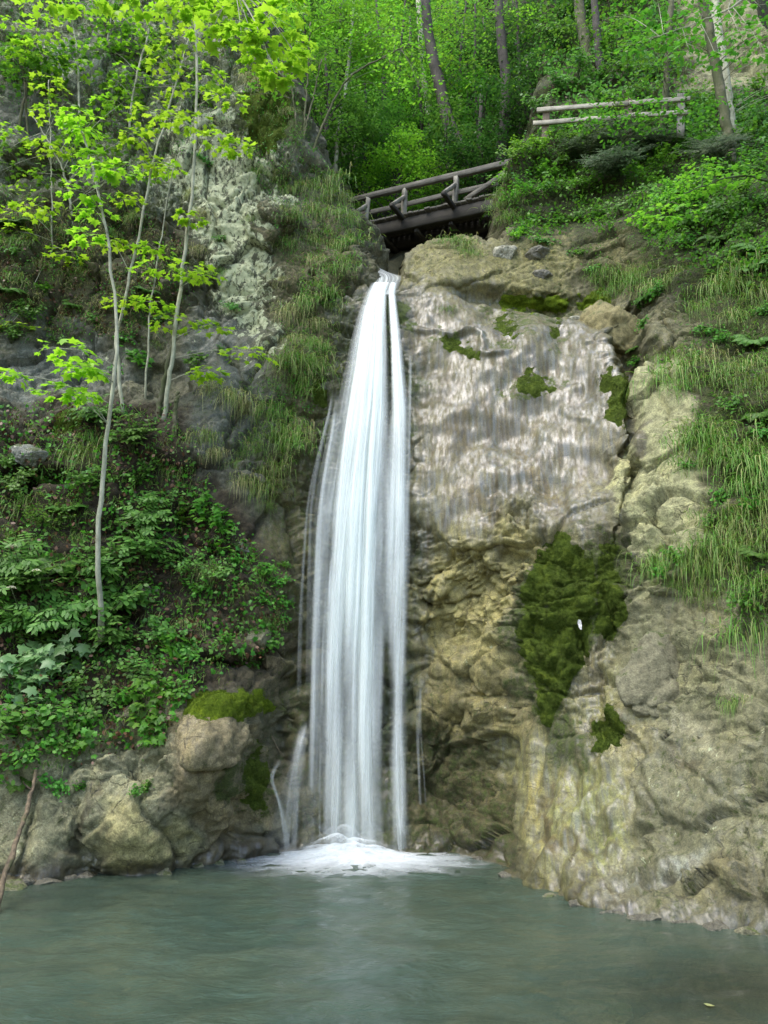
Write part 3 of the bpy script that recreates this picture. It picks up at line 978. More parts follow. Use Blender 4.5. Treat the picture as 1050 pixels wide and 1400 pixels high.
def density(s, y):
    """how thick the water is at lateral s, row y"""
    up = .12 + 1.2 * sstep(.04, .28, s) * (1 - sstep(.56, .74, s)) + .75 * gauss(s, .9, .07) - .35 * gauss(s, .78, .045)
    mid = .10 + .95 * gauss(s, .30, .15) + .85 * gauss(s, .55, .12) + .6 * gauss(s, .86, .09) - .2 * gauss(s, .75, .04)
    low = .10 + .55 * gauss(s, .21, .10) + .72 * gauss(s, .55, .15) + .55 * gauss(s, .93, .04) - .12 * gauss(s, .38, .05) - .3 * gauss(s, .80, .06)
    a = sstep(470, 660, y)
    b = sstep(720, 960, y)
    v = 1.35 * up * (1 - a) + (1.3 * mid * (1 - b) + 1.05 * low * b) * a
    # lanes that open and close on the way down
    s_, y_ = np.broadcast_arrays(np.asarray(s, float), np.asarray(y, float))
    q = np.stack([s_.ravel() * 7 + .6, y_.ravel() / 170, np.zeros(s_.size)], 1)
    m = fbm(q, 1.0, 3, 181).reshape(s_.shape)
    return np.clip(v * np.clip(1 + 1.0 * m * sstep(420, 700, y_), .06, 1.5), 0, 1.25)


ys0 = np.concatenate([np.linspace(386, 402, 6), np.linspace(406, 1176, 46)])
specs = []
for i in range(120):
    s0 = rng.random()
    y0 = 386 if rng.random() < .6 else rng.uniform(388, 800)
    y1 = 1176 if rng.random() < .55 else rng.uniform(y0 + 200, 1176)
    ys = np.linspace(y0, y1, 40) if y0 > 386 else ys0[ys0 <= y1]
    drift = rng.normal(0, .03)
    s = np.clip(s0 + drift * sstep(400, 900, ys) + .012 * np.sin(ys / rng.uniform(30, 90) + rng.uniform(0, 6)), .0, 1.0)
    hw = rng.uniform(1.0, 8) * (.45 + .55 * sstep(385, 600, ys)) * (1 + .25 * sstep(900, 1170, ys))
    e0 = sstep(y0 - 1, y0 + (30 if y0 > 386 else 6), ys) * (1 - sstep(y1 - 80, y1 + 1, ys) * (1 if y1 < 1170 else .25))
    den = density(s, ys) * e0 * rng.uniform(.25, .75)
    dd = np.interp(ys, DE[:, 0], DE[:, 1]) - rng.uniform(-.04, .16) * sstep(400, 500, ys)
    specs.append((ys, fx(s, ys), hw, dd, den, i))
V, Fc, U, D = ribbon_set(specs)
o = mk('stream', V - BASE, Fc, M['fall'], fallroot, uv=U)
vattr(o, 'dens', D)
# broad veils behind the strands
for k in range(4):
    sv = np.linspace(-.03, 1.02, 90)
    Yv, Sv = np.meshgrid(ys0, sv, indexing='ij')
    dd = np.interp(Yv, DE[:, 0], DE[:, 1]) + .05 * k + .03 * np.sin(Sv * 23 + k * 2) * sstep(390, 470, Yv)
    Vv = wat(fx(Sv, Yv), Yv, dd)
    wv_ = fbm(np.stack([Yv.ravel() / 60, Sv.ravel() * 3, np.full(Yv.size, k * 3.3)], 1), 1.0, 3, 185).reshape(Yv.shape) * .09 * sstep(430, 620, Yv)
    edge = sstep(-.03 + .04 * k, .12 + .04 * k, Sv + wv_) * (1 - sstep(.9, 1.02, Sv + wv_))
    den = density(Sv, Yv) * edge * (.5, .6, .55, .5)[k] * (1 - .35 * sstep(760, 1150, Yv))
    o = mk('veil', Vv.reshape(-1, 3) - BASE, gridfaces(len(ys0), 90), M['fall'], fallroot,
           uv=np.stack([Sv.ravel() * 5 + k * 11.3, (Yv.ravel() - 372) / 100 + k * 4], -1))
    vattr(o, 'dens', den.ravel())


def strand(name, pts, hw, den, nr=5, spread=5):
    pts = np.array(pts, float)
    sp_ = []
    for i in range(nr):
        ys = np.linspace(pts[0, 1], pts[-1, 1], 30)
        cx = np.interp(ys, pts[:, 1], pts[:, 0]) + rng.normal(0, spread) * sstep(pts[0, 1], pts[-1, 1], ys) + rng.normal(0, spread * .3)
        cx = np.convolve(np.pad(cx, 2, 'edge'), np.ones(5) / 5, 'valid')
        dd = np.interp(ys, pts[:, 1], pts[:, 2]) - rng.uniform(0, .08)
        e = sstep(pts[0, 1] - 1, pts[0, 1] + 25, ys) * (1 - .5 * sstep(pts[-1, 1] - 60, pts[-1, 1] + 1, ys))
        sp_.append((ys, cx, np.full(30, hw * rng.uniform(.6, 1.3)), dd, den * e * rng.uniform(.6, 1.1), 200 + rng.integers(0, 400)))
    V, Fc, U, D = ribbon_set(sp_)
    o = mk(name, V - BASE, Fc, M['fall'], fallroot, uv=U)
    vattr(o, 'dens', D)


strand('side_strand', [(458, 540, 14.5), (438, 620, 14.25), (425, 690, 14.0), (422, 800, 13.8), (421, 950, 13.6)], 2.6, .2, 6, 7)
strand('side_strand', [(462, 560, 14.4), (446, 640, 14.1), (436, 720, 13.9), (433, 850, 13.7), (430, 1100, 13.35)], 3, .28, 8, 9)
strand('side_strand', [(561, 480, 14.9), (560, 620, 14.2), (559, 760, 13.85)], 2.4, .2, 4, 4)
strand('side_strand', [(574, 930, 13.5), (572, 1010, 13.4), (576, 1100, 13.2)], 2.4, .18, 4, 4)
strand('side_trickle', [(419, 985, 13.2), (409, 1020, 13.0), (402, 1070, 12.9), (397, 1168, 12.75)], 3.2, .26, 6, 8)
strand('side_trickle', [(385, 1035, 12.7), (368, 1062, 12.6), (380, 1098, 12.6), (390, 1168, 12.6)], 2.0, .3, 5, 5)
strand('side_trickle', [(414, 990, 13.3), (392, 1100, 12.9), (380, 1170, 12.7)], 9, .12, 6, 12)
# lip cascade: water coming over the notch
mb_v, mb_d, mb_u = [], [], []
lip = [(503, 366, 18.0, 515, 366), (506, 372, 17.4, 530, 371), (510, 378, 16.8, 546, 376), (512, 384, 16.2, 549, 381), (508, 392, 15.7, 546, 389), (500, 404, 15.45, 542, 402)]
L2 = curve([(a, b, c * 10) for a, b, c, d, e in lip], 20)
R2 = curve([(d, e, c * 10) for a, b, c, d, e in lip], 20)
for a, b in zip(L2, R2):
    for j in range(14):
        u = j / 13
        q = a.lerp(b, u)
        q.y += math.sin(u * 9 + a.y * .3) * 1.0 - math.sin(u * 3.14) * 1.5
        mb_v.append(at(q.x, q.y, q.z / 10 - .05))
        mb_d.append(.95 * min(1, u * 6, (1 - u) * 6 + .1))
        mb_u.append((u * 3, q.y / 40))
o = mk('lip_cascade', np.array([tuple(v) for v in mb_v]) - BASE, gridfaces(len(L2), 14), M['fall'], fallroot, uv=mb_u)
vattr(o, 'dens', mb_d)

# foam pad where it lands
th = np.linspace(0, 2 * math.pi, 97)
rr = np.linspace(0, 1, 34)
Rr, Th = np.meshgrid(rr, th, indexing='ij')
for k, (sx, sy, hgt, cx, cy, dm) in enumerate([(2.7, 1.9, .012, -.4, 12.55, .55), (2.0, 1.35, .03, -.5, 12.8, 1.0), (1.5, .95, .07, -.55, 12.9, .9), (1.25, .7, .12, -.57, 12.98, .85), (1.05, .5, .18, -.58, 13.02, .7), (.95, .36, .26, -.6, 13.06, .5), (.85, .28, .36, -.6, 13.08, .3)]):
    x = cx + Rr * np.cos(Th) * sx
    y = cy + Rr * np.sin(Th) * sy
    Q = np.stack([x, y, np.zeros_like(x)], -1).reshape(-1, 3)
    wob = fbm(Q, (2.5, 2.5, 2.5), 4, 120 + k).reshape(x.shape)
    rad = fbm(np.stack([np.cos(Th) * 3, np.sin(Th) * 3, Rr * .8], -1).reshape(-1, 3), 2.2, 3, 130 + k).reshape(x.shape)
    z = .015 + hgt * (1 - Rr ** 1.6) * (1 + .4 * wob)
    z += .02 * rad
    den = dm * (1 - sstep(.1, 1, Rr + .12 * rad + .1 * wob)) * (1 - .3 * k / 5)
    o = mk('foam', np.stack([x, y, z], -1).reshape(-1, 3) - BASE, gridfaces(34, 97), M['foam'], fallroot)
    vattr(o, 'dens', np.clip(den, 0, 1).ravel())


# ------------------------------------------------------------------ labels for look-alikes
NTH = 'second third fourth fifth sixth seventh eighth ninth tenth eleventh twelfth thirteenth fourteenth fifteenth'.split()
ORD = ['leftmost'] + [n_ + ' from the left' for n_ in NTH]
ORDV = ['topmost'] + [n_ + ' from the top' for n_ in NTH]


def order(pts, vertical=False):
    """for each (px, py) its rank phrase"""
    idx = sorted(range(len(pts)), key=lambda i: pts[i][1 if vertical else 0])
    out = [None] * len(pts)
    names = ORDV if vertical else ORD
    for r_, i in enumerate(idx):
        out[i] = names[r_] if r_ < len(idx) - 1 or r_ == 0 else ('lowest' if vertical else 'rightmost')
    return out


# ------------------------------------------------------------------ boxes for timber
def beam(mb, c, half, rot=None, wob=.006, nseg=6):
    """rounded, slightly irregular timber along local x, centre c"""
    hx, hy, hz = half
    V = []
    bv = min(hy, hz) * .16
    prof = [(-hy + bv, -hz), (hy - bv, -hz), (hy, -hz + bv), (hy, hz - bv), (hy - bv, hz), (-hy + bv, hz), (-hy, hz - bv), (-hy, -hz + bv)]
    for i in range(nseg + 1):
        x = -hx + 2 * hx * i / nseg
        oy, oz = random.gauss(0, wob), random.gauss(0, wob)
        for a, b in prof:
            V.append(Vector((x, a + oy, b + oz)))
    n = 8
    f4 = [[i * n + k, (i + 1) * n + k, (i + 1) * n + (k + 1) % n, i * n + (k + 1) % n] for i in range(nseg) for k in range(n)]
    V += [Vector((-hx, 0, 0)), Vector((hx, 0, 0))]
    f3 = [[(k + 1) % n, (nseg + 1) * n, k] for k in range(n)] + [[nseg * n + k, (nseg + 1) * n + 1, nseg * n + (k + 1) % n] for k in range(n)]
    if rot is not None: V = [rot @ v for v in V]
    mb.add([tuple(v + Vector(c)) for v in V], f4, f3)


def stick(mb, a, b, hy, hz, wob=.004):
    a, b = Vector(a), Vector(b)
    d = b - a
    q = d.to_track_quat('X', 'Z').to_matrix()
    beam(mb, (a + b) / 2, (d.length / 2, hy, hz), q, wob)


# ------------------------------------------------------------------ footbridge
Rp, Lp = at(695, 220, 20.0), at(497, 268, 22.2)
dx = (Lp - Rp)
BL = dx.length
ex = dx.normalized()
ey = Vector((ex.y, -ex.x, 0)).normalized()          # towards the viewer
if ey.y > 0: ey = -ey
ez = ex.cross(ey)
if ez.z < 0: ez = -ez
bridge = empty('footbridge', Rp, 'grey weathered timber footbridge crossing the gorge above the waterfall', 'footbridge')
mt = Matrix((( ex.x, ey.x, ez.x), (ex.y, ey.y, ez.y), (ex.z, ey.z, ez.z)))
bridge.rotation_euler = mt.to_euler()
# local frame: x from the near end to the far end, y towards the viewer, z up; z = 0 is the hand rail's top
HR = 1.0
W = 1.8


def bp(name, mat, fn, label=None, parent=None):
    mb = MB()
    fn(mb)
    o = mb.build(name, mat, parent or bridge, smooth=False)
    if label: o['label'] = label
    return o


bp('handrail', M['wood'], lambda m: beam(m, (BL / 2 - .2, .0, -.06), (BL / 2 + .9, .06, .09)))
bp('handrail', M['wood'], lambda m: beam(m, (BL / 2 - .2, -W, -.06), (BL / 2 + .9, .05, .07)))
bp('mid_rail', M['wood'], lambda m: beam(m, (BL / 2 - .2, -.06, -.60), (BL / 2 + .9, .03, .075)))
bp('mid_rail', M['wood'], lambda m: beam(m, (BL / 2 - .2, -W - .05, -.62), (BL / 2 + .9, .025, .055)))
for k, (fx_, lean) in enumerate([(.965, -.02), (.685, .03), (.335, 0), (-.02, .02)]):
    x = BL * fx_
    po = bp('post', M['woodz'], lambda m: stick(m, (x + lean, .005, -.13), (x, .02, -HR - .10), .07, .07))
    bp('crossbeam', M['woodd'], lambda m: stick(m, (x + .02, -.1, -HR - .13), (x + .02, .80, -HR - .13), .06, .06))
    bp('brace', M['woodz'], lambda m: stick(m, (x + .02, .72, -HR - .06), (x, .07, -.42), .05, .05), None, po)
    bp('post', M['woodz'], lambda m: stick(m, (x, -W, -.13), (x, -W, -HR - .02), .05, .05))
bp('diagonal_brace', M['wood'], lambda m: stick(m, (BL * .27, .0, -HR + .03), (-.35, -.02, -.13), .04, .07))
for i in range(34):
    x = -.8 + (BL + 1.5) * i / 33
    bp('plank', M['wood'], lambda m: beam(m, (x, -W / 2, -HR - .04 + random.gauss(0, .004)), (.086, W / 2 + .12 + random.gauss(0, .02), .03)))
for y in (.0, -W / 2, -W):
    bp('stringer', M['woodd'], lambda m: beam(m, (BL / 2 - .1, y - .06, -HR - .32), (BL / 2 + 1.2, .11, .19)))
for i in range(6):
    x = -.5 + (BL + .8) * i / 5
    bp('joist', M['woodd'], lambda m: beam(m, (x, -W / 2 - .05, -HR - .57), (.06, W / 2 - .0, .05)))

# ------------------------------------------------------------------ path fence on the slope
fa, fb = at(737, 152, 18.0), at(938, 132, 17.1)
fd = (fb - fa)
FL = fd.length
fex = fd.normalized()
fey = Vector((fex.y, -fex.x, 0)).normalized()
fez = fex.cross(fey)
if fez.z < 0: fez = -fez
fence = empty('wooden_fence', fa, 'pale two rail wooden fence beside the path on the wooded slope', 'fence')
fence.rotation_euler = Matrix(((fex.x, fey.x, fez.x), (fex.y, fey.y, fez.y), (fex.z, fey.z, fez.z))).to_euler()


def fp(name, mat, fn, label=None):
    mb = MB(); fn(mb)
    o = mb.build(name, mat, fence, smooth=False)
    if label: o['label'] = label


fp('rail', M['fence'], lambda m: stick(m, (-.06, .0, .04), (FL * .62, .02, -.02), .03, .062))
fp('rail', M['fence'], lambda m: stick(m, (FL * .62 + .01, .0, -.02), (FL + .1, .02, -.06), .03, .06))
fp('rail', M['fence'], lambda m: stick(m, (-.14, .0, -.36), (FL * .62, .02, -.40), .03, .062))
fp('rail', M['fence'], lambda m: stick(m, (FL * .62 + .01, .0, -.40), (FL + .1, .02, -.45), .03, .06))
for fr, mt_ in ((.05, 'fencep'), (.62, 'fencep'), (.97, 'woodz')):
    fp('post', M[mt_], lambda m: stick(m, (FL * fr, .13, .16), (FL * fr, .13, -1.1), .085, .09), 'brown round post' if fr < .1 else None)

# ------------------------------------------------------------------ moss cushions grown from the rock they sit on
def moss_patch(sheet, poly, thick, label, mat='moss', fuzz=3500, soft=15, hang=.5, warp=11):
    w = fbm(sheet.P.reshape(-1, 3), 3.5, 4, 141).reshape(sheet.px.shape) * warp
    w2 = fbm(sheet.P.reshape(-1, 3), 3.5, 4, 147).reshape(sheet.px.shape) * warp
    m = m_poly(sheet.cpx + w, sheet.cpy + w2, poly, soft)
    sel = m > .04
    ii = np.argwhere(sel)
    r0, c0 = np.maximum(ii.min(0) - 2, 0)
    r1, c1 = ii.max(0) + 3
    Pq = sheet.P[r0:r1, c0:c1]
    Nq = sheet.N[r0:r1, c0:c1].copy()
    mq = m[r0:r1, c0:c1]
    for _ in range(3):
        Nq = Nq + np.roll(Nq, 2, 0) + np.roll(Nq, -2, 0) + np.roll(Nq, 2, 1) + np.roll(Nq, -2, 1)
        Nq /= np.linalg.norm(Nq, axis=2, keepdims=True) + 1e-9
    Pf = Pq.reshape(-1, 3)
    f1, f2, c = worley(Pf, (6, 6, 4.5), 143)
    f3, f4, c3 = worley(Pf, (15, 15, 12), 145)
    h = thick * (.55 + .5 * fbm(Pf, 2.2, 4, 144) + .8 * (.5 - f1)) + .25 * thick * (.5 - f3)
    h = h.reshape(mq.shape) * mq - .028 * (1 - mq) + .02 * mq * (fbm(Pf, 9, 3, 149).reshape(mq.shape))
    V = Pq + Nq * h[..., None]
    fq = gridfaces(*mq.shape)
    keep = (mq.ravel()[fq] > .05).all(1)
    fq = fq[keep]
    lab = np.arange(mq.size)                        # keep the one connected cushion
    for _ in range(2000):
        old = lab.copy()
        mn = lab[fq].min(1)
        for k_ in range(4): np.minimum.at(lab, fq[:, k_], mn)
        if (lab == old).all(): break
    cnt = np.bincount(lab[fq[:, 0]])
    fq = fq[lab[fq[:, 0]] == cnt.argmax()]
    u, inv = np.unique(fq, return_inverse=True)
    Vk = V.reshape(-1, 3)[u]
    Nk = Nq.reshape(-1, 3)[u]
    mk_ = mq.ravel()[u]
    cen = Vk.mean(0)
    o = mk('moss_cushion', Vk - cen, inv.reshape(-1, 4), M[mat])
    o.location = cen
    # fuzz of tiny shoots
    k = rng.integers(0, len(Vk), fuzz)
    b = Vk[k] + rng.normal(0, .012, (fuzz, 3))
    d = Nk[k] + rng.normal(0, .55, (fuzz, 3)) + np.array([0, -.1, -hang])
    d /= np.linalg.norm(d, axis=1)[:, None]
    sd = np.cross(d, rng.normal(0, 1, (fuzz, 3)))
    sd /= np.linalg.norm(sd, axis=1)[:, None] + 1e-9
    L = rng.uniform(.010, .026, (fuzz, 1)) * (.4 + .6 * mk_[k])[:, None]
    V3 = np.stack([b - sd * .008, b + sd * .008, b + d * L], 1).reshape(-1, 3)
    mk('shoots', V3 - cen, np.arange(fuzz * 3).reshape(-1, 3), M[mat], o, smooth=False)
    return tag(o, label, 'moss')


moss_patch(SA, [(742, 752), (762, 728), (790, 745), (808, 760), (818, 800), (806, 880), (792, 925), (768, 955), (752, 995), (737, 980), (730, 925), (716, 905), (706, 865), (722, 790)], .055, 'large dark green moss curtain hanging down the middle of the tan rock wall', fuzz=16000)
moss_patch(SA, [(818, 745), (840, 735), (845, 790), (856, 832), (836, 878), (818, 868), (812, 800)], .05, 'narrow moss lobe touching the large moss curtain on its right edge', fuzz=6000)
moss_patch(SA, [(812, 990), (832, 965), (852, 985), (850, 1020), (830, 1032), (808, 1028)], .05, 'small round moss cushion under the large moss curtain', fuzz=4000)
moss_patch(SA, [(812, 515), (835, 506), (858, 518), (858, 562), (846, 588), (833, 572), (828, 540)], .05, 'dark moss cushion in the cleft beside the pale buttress', fuzz=4500)
moss_patch(SA, [(704, 515), (722, 508), (752, 522), (758, 536), (736, 544), (710, 534)], .035, 'flat moss patch in the middle of the wet tufa face', fuzz=2500)
moss_patch(SA, [(752, 446), (768, 440), (773, 454), (760, 466), (752, 462)], .06, 'tiny moss knob high on the wet tufa face', fuzz=1200)
moss_patch(SA, [(674, 438), (700, 430), (712, 448), (700, 464), (682, 458)], .045, 'moss knob on the ledge above the tufa face', fuzz=1800)
moss_patch(SA, [(686, 408), (730, 402), (778, 412), (776, 424), (720, 424), (688, 420)], .07, 'long moss strip at the foot of the block above the tufa', 'mossl', 3000, warp=4)
moss_patch(SA, [(790, 408), (820, 396), (838, 410), (826, 430), (800, 428)], .08, 'olive moss bed beside the yellow boulder', 'mossl', 2200)
moss_patch(SA, [(607, 458), (628, 472), (662, 484), (656, 494), (622, 486), (604, 472)], .06, 'thin moss line on the slanting ledge near the fall', fuzz=1800)
moss_patch(SB, [(250, 966), (268, 950), (310, 944), (352, 950), (376, 962), (352, 976), (326, 980), (262, 980)], .10, 'bright green moss cushion on top of the boulder at the foot of the bank', 'mossl', 6000, hang=.1)
moss_patch(SB, [(335, 1040), (352, 1010), (366, 1050), (368, 1110), (346, 1118), (330, 1090)], .04, 'thin moss skin on the wet side of the boulder by the fall', fuzz=3000)
moss_patch(SB, [(330, 130), (370, 118), (396, 135), (392, 180), (366, 205), (345, 190)], .10, 'dark moss mat on the cliff shoulder above the pale lichen rock', fuzz=4500)
moss_patch(SB, [(72, 572), (98, 560), (116, 574), (106, 594), (78, 590)], .09, 'round moss tuft on the grey rock ledge behind the saplings', fuzz=1800)
moss_patch(SB, [(428, 520), (448, 510), (456, 545), (440, 565), (426, 552)], .06, 'moss pad beside the upper fall under green grass', fuzz=1800)

# ------------------------------------------------------------------ loose rocks and boulders
_ico = bmesh.new()
bmesh.ops.create_icosphere(_ico, subdivisions=5, radius=1.0)
_ico.verts.ensure_lookup_table()
ICO_V = np.array([v.co[:] for v in _ico.verts])
ICO_F = np.array([[v.index for v in f.verts] for f in _ico.faces])
_ico.free()


def rock(name, px, py, size, mat, label, cat, seed, sink=.3, rot=0, blk=.5, group=None, d=None):
    loc, nor = hit(px, py) if d is None else (at(px, py, d), None)
    r_ = np.random.default_rng(seed)
    P = ICO_V.copy()
    for k in range(13):                              # facet the ball with random cuts
        n = r_.normal(size=3); n /= np.linalg.norm(n)
        c = r_.uniform(.5, .82)
        over = np.maximum(0, P @ n - c)
        P -= over[:, None] * n * .85
    sz = np.array(size)
    Q = P * sz
    s = 1.2 / max(size)
    f1, f2, c = worley(Q + seed, 1.8 * s, 151)
    amp = max(size)
    dd = fbm(Q + seed, 1.1 * s, 5, 152) * .13 * amp + (c - .5) * .12 * blk * amp - (1 - sstep(0, .1, f2 - f1)) * .05 * amp + fbm(Q + seed, 6 * s, 4, 153) * .03 * amp
    Q = Q + P / np.linalg.norm(P, axis=1)[:, None] * dd[:, None]
    o = mk(name, Q, ICO_F, M[mat])
    o.location = Vector(loc) + Vector((0, 1, -.2)) * sink * min(size)
    o.rotation_euler = (0, R(rot), R(r_.uniform(-30, 30)))
    return tag(o, label, cat, group)


rock('boulder', 846, 456, (.85, .6, .8), 'st_yel', 'yellowish mossy boulder wedged in the cleft at the top of the tufa face', 'boulder', 3, .3, 14, 1.0)
rock('stone', 689, 348, (.36, .26, .27), 'st_pale', 'pale cracked stone set in the block beneath the bridge', 'stone', 5, .2)
rock('stone', 738, 345, (.36, .26, .25), 'st_wet', 'shiny wet stone beside the pale stone beneath the bridge', 'stone', 6, .2)
rock('stone', 741, 378, (.26, .2, .2), 'st_wet', 'small wet stone dripping water under the shiny one', 'stone', 8, .3)
rock('stone', 795, 438, (.26, .2, .14), 'st_pale', 'flat pale stone leaning against the yellowish boulder', 'stone', 9, .2)
rock('stone', 328, 752, (.27, .2, .13), 'st_grey', 'pale grey pointed stone on the bank edge near the fall', 'stone', 10, .1, 25)
rock('stone', 40, 622, (.45, .3, .2), 'st_grey', 'grey rock slab jutting from the planted bank', 'rock', 12, .2, 12)
rock('stone', 205, 810, (.3, .25, .14), 'st_tan', 'brown flat rock half buried in the planted bank', 'rock', 13, .3)
rock('stone', 345, 870, (.42, .3, .28), 'st_tan', 'rounded brown rock under leafy herbs on the bank', 'rock', 14, .4)
rock('boulder', 945, 915, (.95, .5, .62), 'st_tan', 'big tan arched boulder bulging from the rock wall below the grass', 'boulder', 15, .85, -8)
rock('stone', 705, 1326, (.30, .26, .12), 'st_tan', 'brown rounded stone just under the pool surface', 'stone', 31, 0, d=wl(1326)).location.z = -.15
rock('stone', 820, 1350, (.34, .26, .12), 'st_tan', 'dim submerged stone towards the rocky shore', 'stone', 32, 0, d=wl(1350)).location.z = -.2
rock('stone', 30, 1330, (.3, .3, .12), 'st_tan', 'dim submerged stone near the shore with the branch', 'stone', 33, 0, d=wl(1330)).location.z = -.17

def shoreline(x, y):
    """where the rock really meets the water on pixel column x"""
    k = y + 12
    while k > y - 70:
        for sh in (SA.o, SB.o):
            loc, _ = hit(x, k, (sh,))
            if -.03 < loc.z < .12 and loc.y < 16: return loc
        k -= 1.5
    return at(x, y, wl(y))


shore = [(12, 1216, .16), (38, 1211, .11), (66, 1206, .13), (98, 1201, .09), (118, 1196, .1), (225, 1199, .1), (272, 1188, .08), (300, 1184, .1), (330, 1178, .07)]
for (x, y, z_), o_ in zip(shore, order(shore)):
    q_ = rock('stone', x, y, (z_ * 1.4, z_ * 1.1, z_ * .8), random.choice(['st_wet', 'st_tan']), 'small wet stone along the waterline below the bank, ' + o_, 'stone', int(x) + 50, 0, 0, .5, 'small stones at the foot of the bank', d=wl(y))
    q_.location = shoreline(x, y) + Vector((0, -.03, 0))
    q_.location.z = .0
shore = [(655, 1186, .09), (690, 1196, .08), (752, 1236, .09), (792, 1248, .11), (838, 1258, .1), (882, 1265, .13), (930, 1274, .1), (975, 1279, .12), (1020, 1286, .11)]
for (x, y, z_), o_ in zip(shore, order(shore)):
    q_ = rock('stone', x, y, (z_ * 1.5, z_ * 1.1, z_ * .7), random.choice(['st_wet', 'st_tan']), 'small wet stone along the waterline below the tan wall, ' + o_, 'stone', int(x) + 50, 0, 0, .5, 'small stones at the foot of the wall', d=wl(y))
    q_.location = shoreline(x, y) + Vector((0, -.03, 0))
    q_.location.z = -.01

# ------------------------------------------------------------------ fallen branch leaning on the bank
a0 = hit(54, 1048)[0] + Vector((0, -.08, 0))
a1 = at(-8, 1250, wl(1250)) + Vector((0, 0, -.05))
mid = a0.lerp(a1, .45) + Vector((.04, -.06, 0))
br = empty('dead_branch', a1, 'broken peeling branch leaning from the bank into the pool', 'branch')
mb = MB()
pts = curve([a0, a0.lerp(mid, .5) + Vector((.02, 0, .01)), mid, mid.lerp(a1, .5) + Vector((-.02, 0, 0)), a1], 28, .006)
mb.tube([p - a1 for p in pts], [.02 + .018 * i / len(pts) + random.uniform(-.004, .006) for i in range(len(pts))], 9, .12)
mb.build('stem', M['dead'], br)
mb = MB()
for k in (6, 13, 19):
    p = pts[k] - a1
    mb.tube(curve([p, p + Vector((random.uniform(-.1, .1), -.05, .08)), p + Vector((random.uniform(-.2, .2), -.1, .12))], 6), [.014, .012, .011, .009, .008, .006, .005][:7], 6)
    break
mb.build('twig', M['dead'], br)
# thin roots hanging beside the side trickle
mb = MB()
a = hit(372, 1015)[0]
mb.tube([p - a for p in curve([a + Vector((0, -.03, .1)), a + Vector((.08, -.08, -.05)), at(388, 1035, a.y - .1)], 10)], np.linspace(.012, .005, 12), 5)
rt = mb.build('root', M['dead'])
rt.location = a
tag(rt, 'thin bare root hanging over the side trickle', 'root')
# scrap of white on the moss
a, nrm = hit(790, 855)
g = np.array([(x, 0, z) for z in np.linspace(-.075, .075, 6) for x in np.linspace(-.04, .04, 4)])
g[:, 0] *= (.35 + .65 * np.sin((g[:, 2] + .085) / .17 * 3.14)) * .9
g[:, 1] = fbm(g, 14, 3, 160) * .02
g[:, 0] += fbm(g + 3, 18, 2, 161) * .022
V = np.concatenate([g, g + np.array([0, .006, 0])])
fq = gridfaces(6, 4)
o = mk('bark_scrap', V, [fq, fq[:, ::-1] + 24], m_stone('white_scrap', (.75, .74, .68), (.85, .84, .8)))
o.location = a + Vector((0, -.13, 0))
o.rotation_euler = (R(-10), R(5), R(20))
tag(o, 'small white scrap stuck on the big moss curtain', 'scrap')

# ------------------------------------------------------------------ leaf templates (base at the origin, tip +y, face +z)
def tmpl_maple():
    half = [(.05, -.02), (.30, -.06), (.50, .10), (.33, .24), (.64, .52), (.27, .56), (.16, .72)]
    pts = [(0, 0)] + half + [(0, 1.02)] + [(-x, y) for x, y in half[::-1]]
    V = [(0, .33, 0)] + [(x, y, -.22 * abs(x) - .16 * y * y) for x, y in pts]
    n = len(pts)
    return np.array(V, float), None, np.array([[0, 1 + i, 1 + (i + 1) % n] for i in range(n)])


def tmpl_oval(w=.22):
    V = [(0, 0, 0), (w * .9, .28, -.05), (w * .85, .62, -.08), (0, 1, -.12), (-w * .85, .62, -.08), (-w * .9, .28, -.05)]
    return np.array(V, float), np.array([[0, 1, 2, 3], [0, 3, 4, 5]]), None


def tmpl_diamond(w=.3):
    V = [(0, 0, 0), (w, .45, -.08), (0, 1, -.05), (-w, .45, -.08)]
    return np.array(V, float), np.array([[0, 1, 2, 3]]), None


T_MAPLE, T_OVAL, T_WIDE, T_FAR, T_NEEDLE = tmpl_maple(), tmpl_oval(.22), tmpl_oval(.36), tmpl_diamond(), tmpl_diamond(.07)


def unit(a):
    return a / (np.linalg.norm(a, axis=-1, keepdims=True) + 1e-9)


class Leaves:
    def __init__(s):
        s.V, s.F4, s.F3, s.n = [], [], [], 0

    def add(s, T, pos, d, nrm, size):
        pos, d, nrm = np.asarray(pos, float), unit(np.asarray(d, float)), np.asarray(nrm, float)
        x = unit(np.cross(d, nrm))
        z = np.cross(x, d)
        tv = T[0]
        size = np.broadcast_to(np.asarray(size, float), (len(pos),))[:, None, None]
        V = pos[:, None] + size * (tv[None, :, :1] * x[:, None] + tv[None, :, 1:2] * d[:, None] + tv[None, :, 2:] * z[:, None])
        k = len(tv)
        off = (s.n + np.arange(len(pos)) * k)[:, None, None]
        if T[1] is not None: s.F4.append((T[1][None] + off).reshape(-1, 4))
        if T[2] is not None: s.F3.append((T[2][None] + off).reshape(-1, 3))
        s.V.append(V.reshape(-1, 3))
        s.n += len(pos) * k

    def build(s, name, mat, parent=None, origin=None, link=True):
        V = np.concatenate(s.V)
        if origin is not None: V = V - np.array(origin)
        return mk(name, V, [np.concatenate(x) for x in (s.F4, s.F3) if x], mat, parent, False, link)


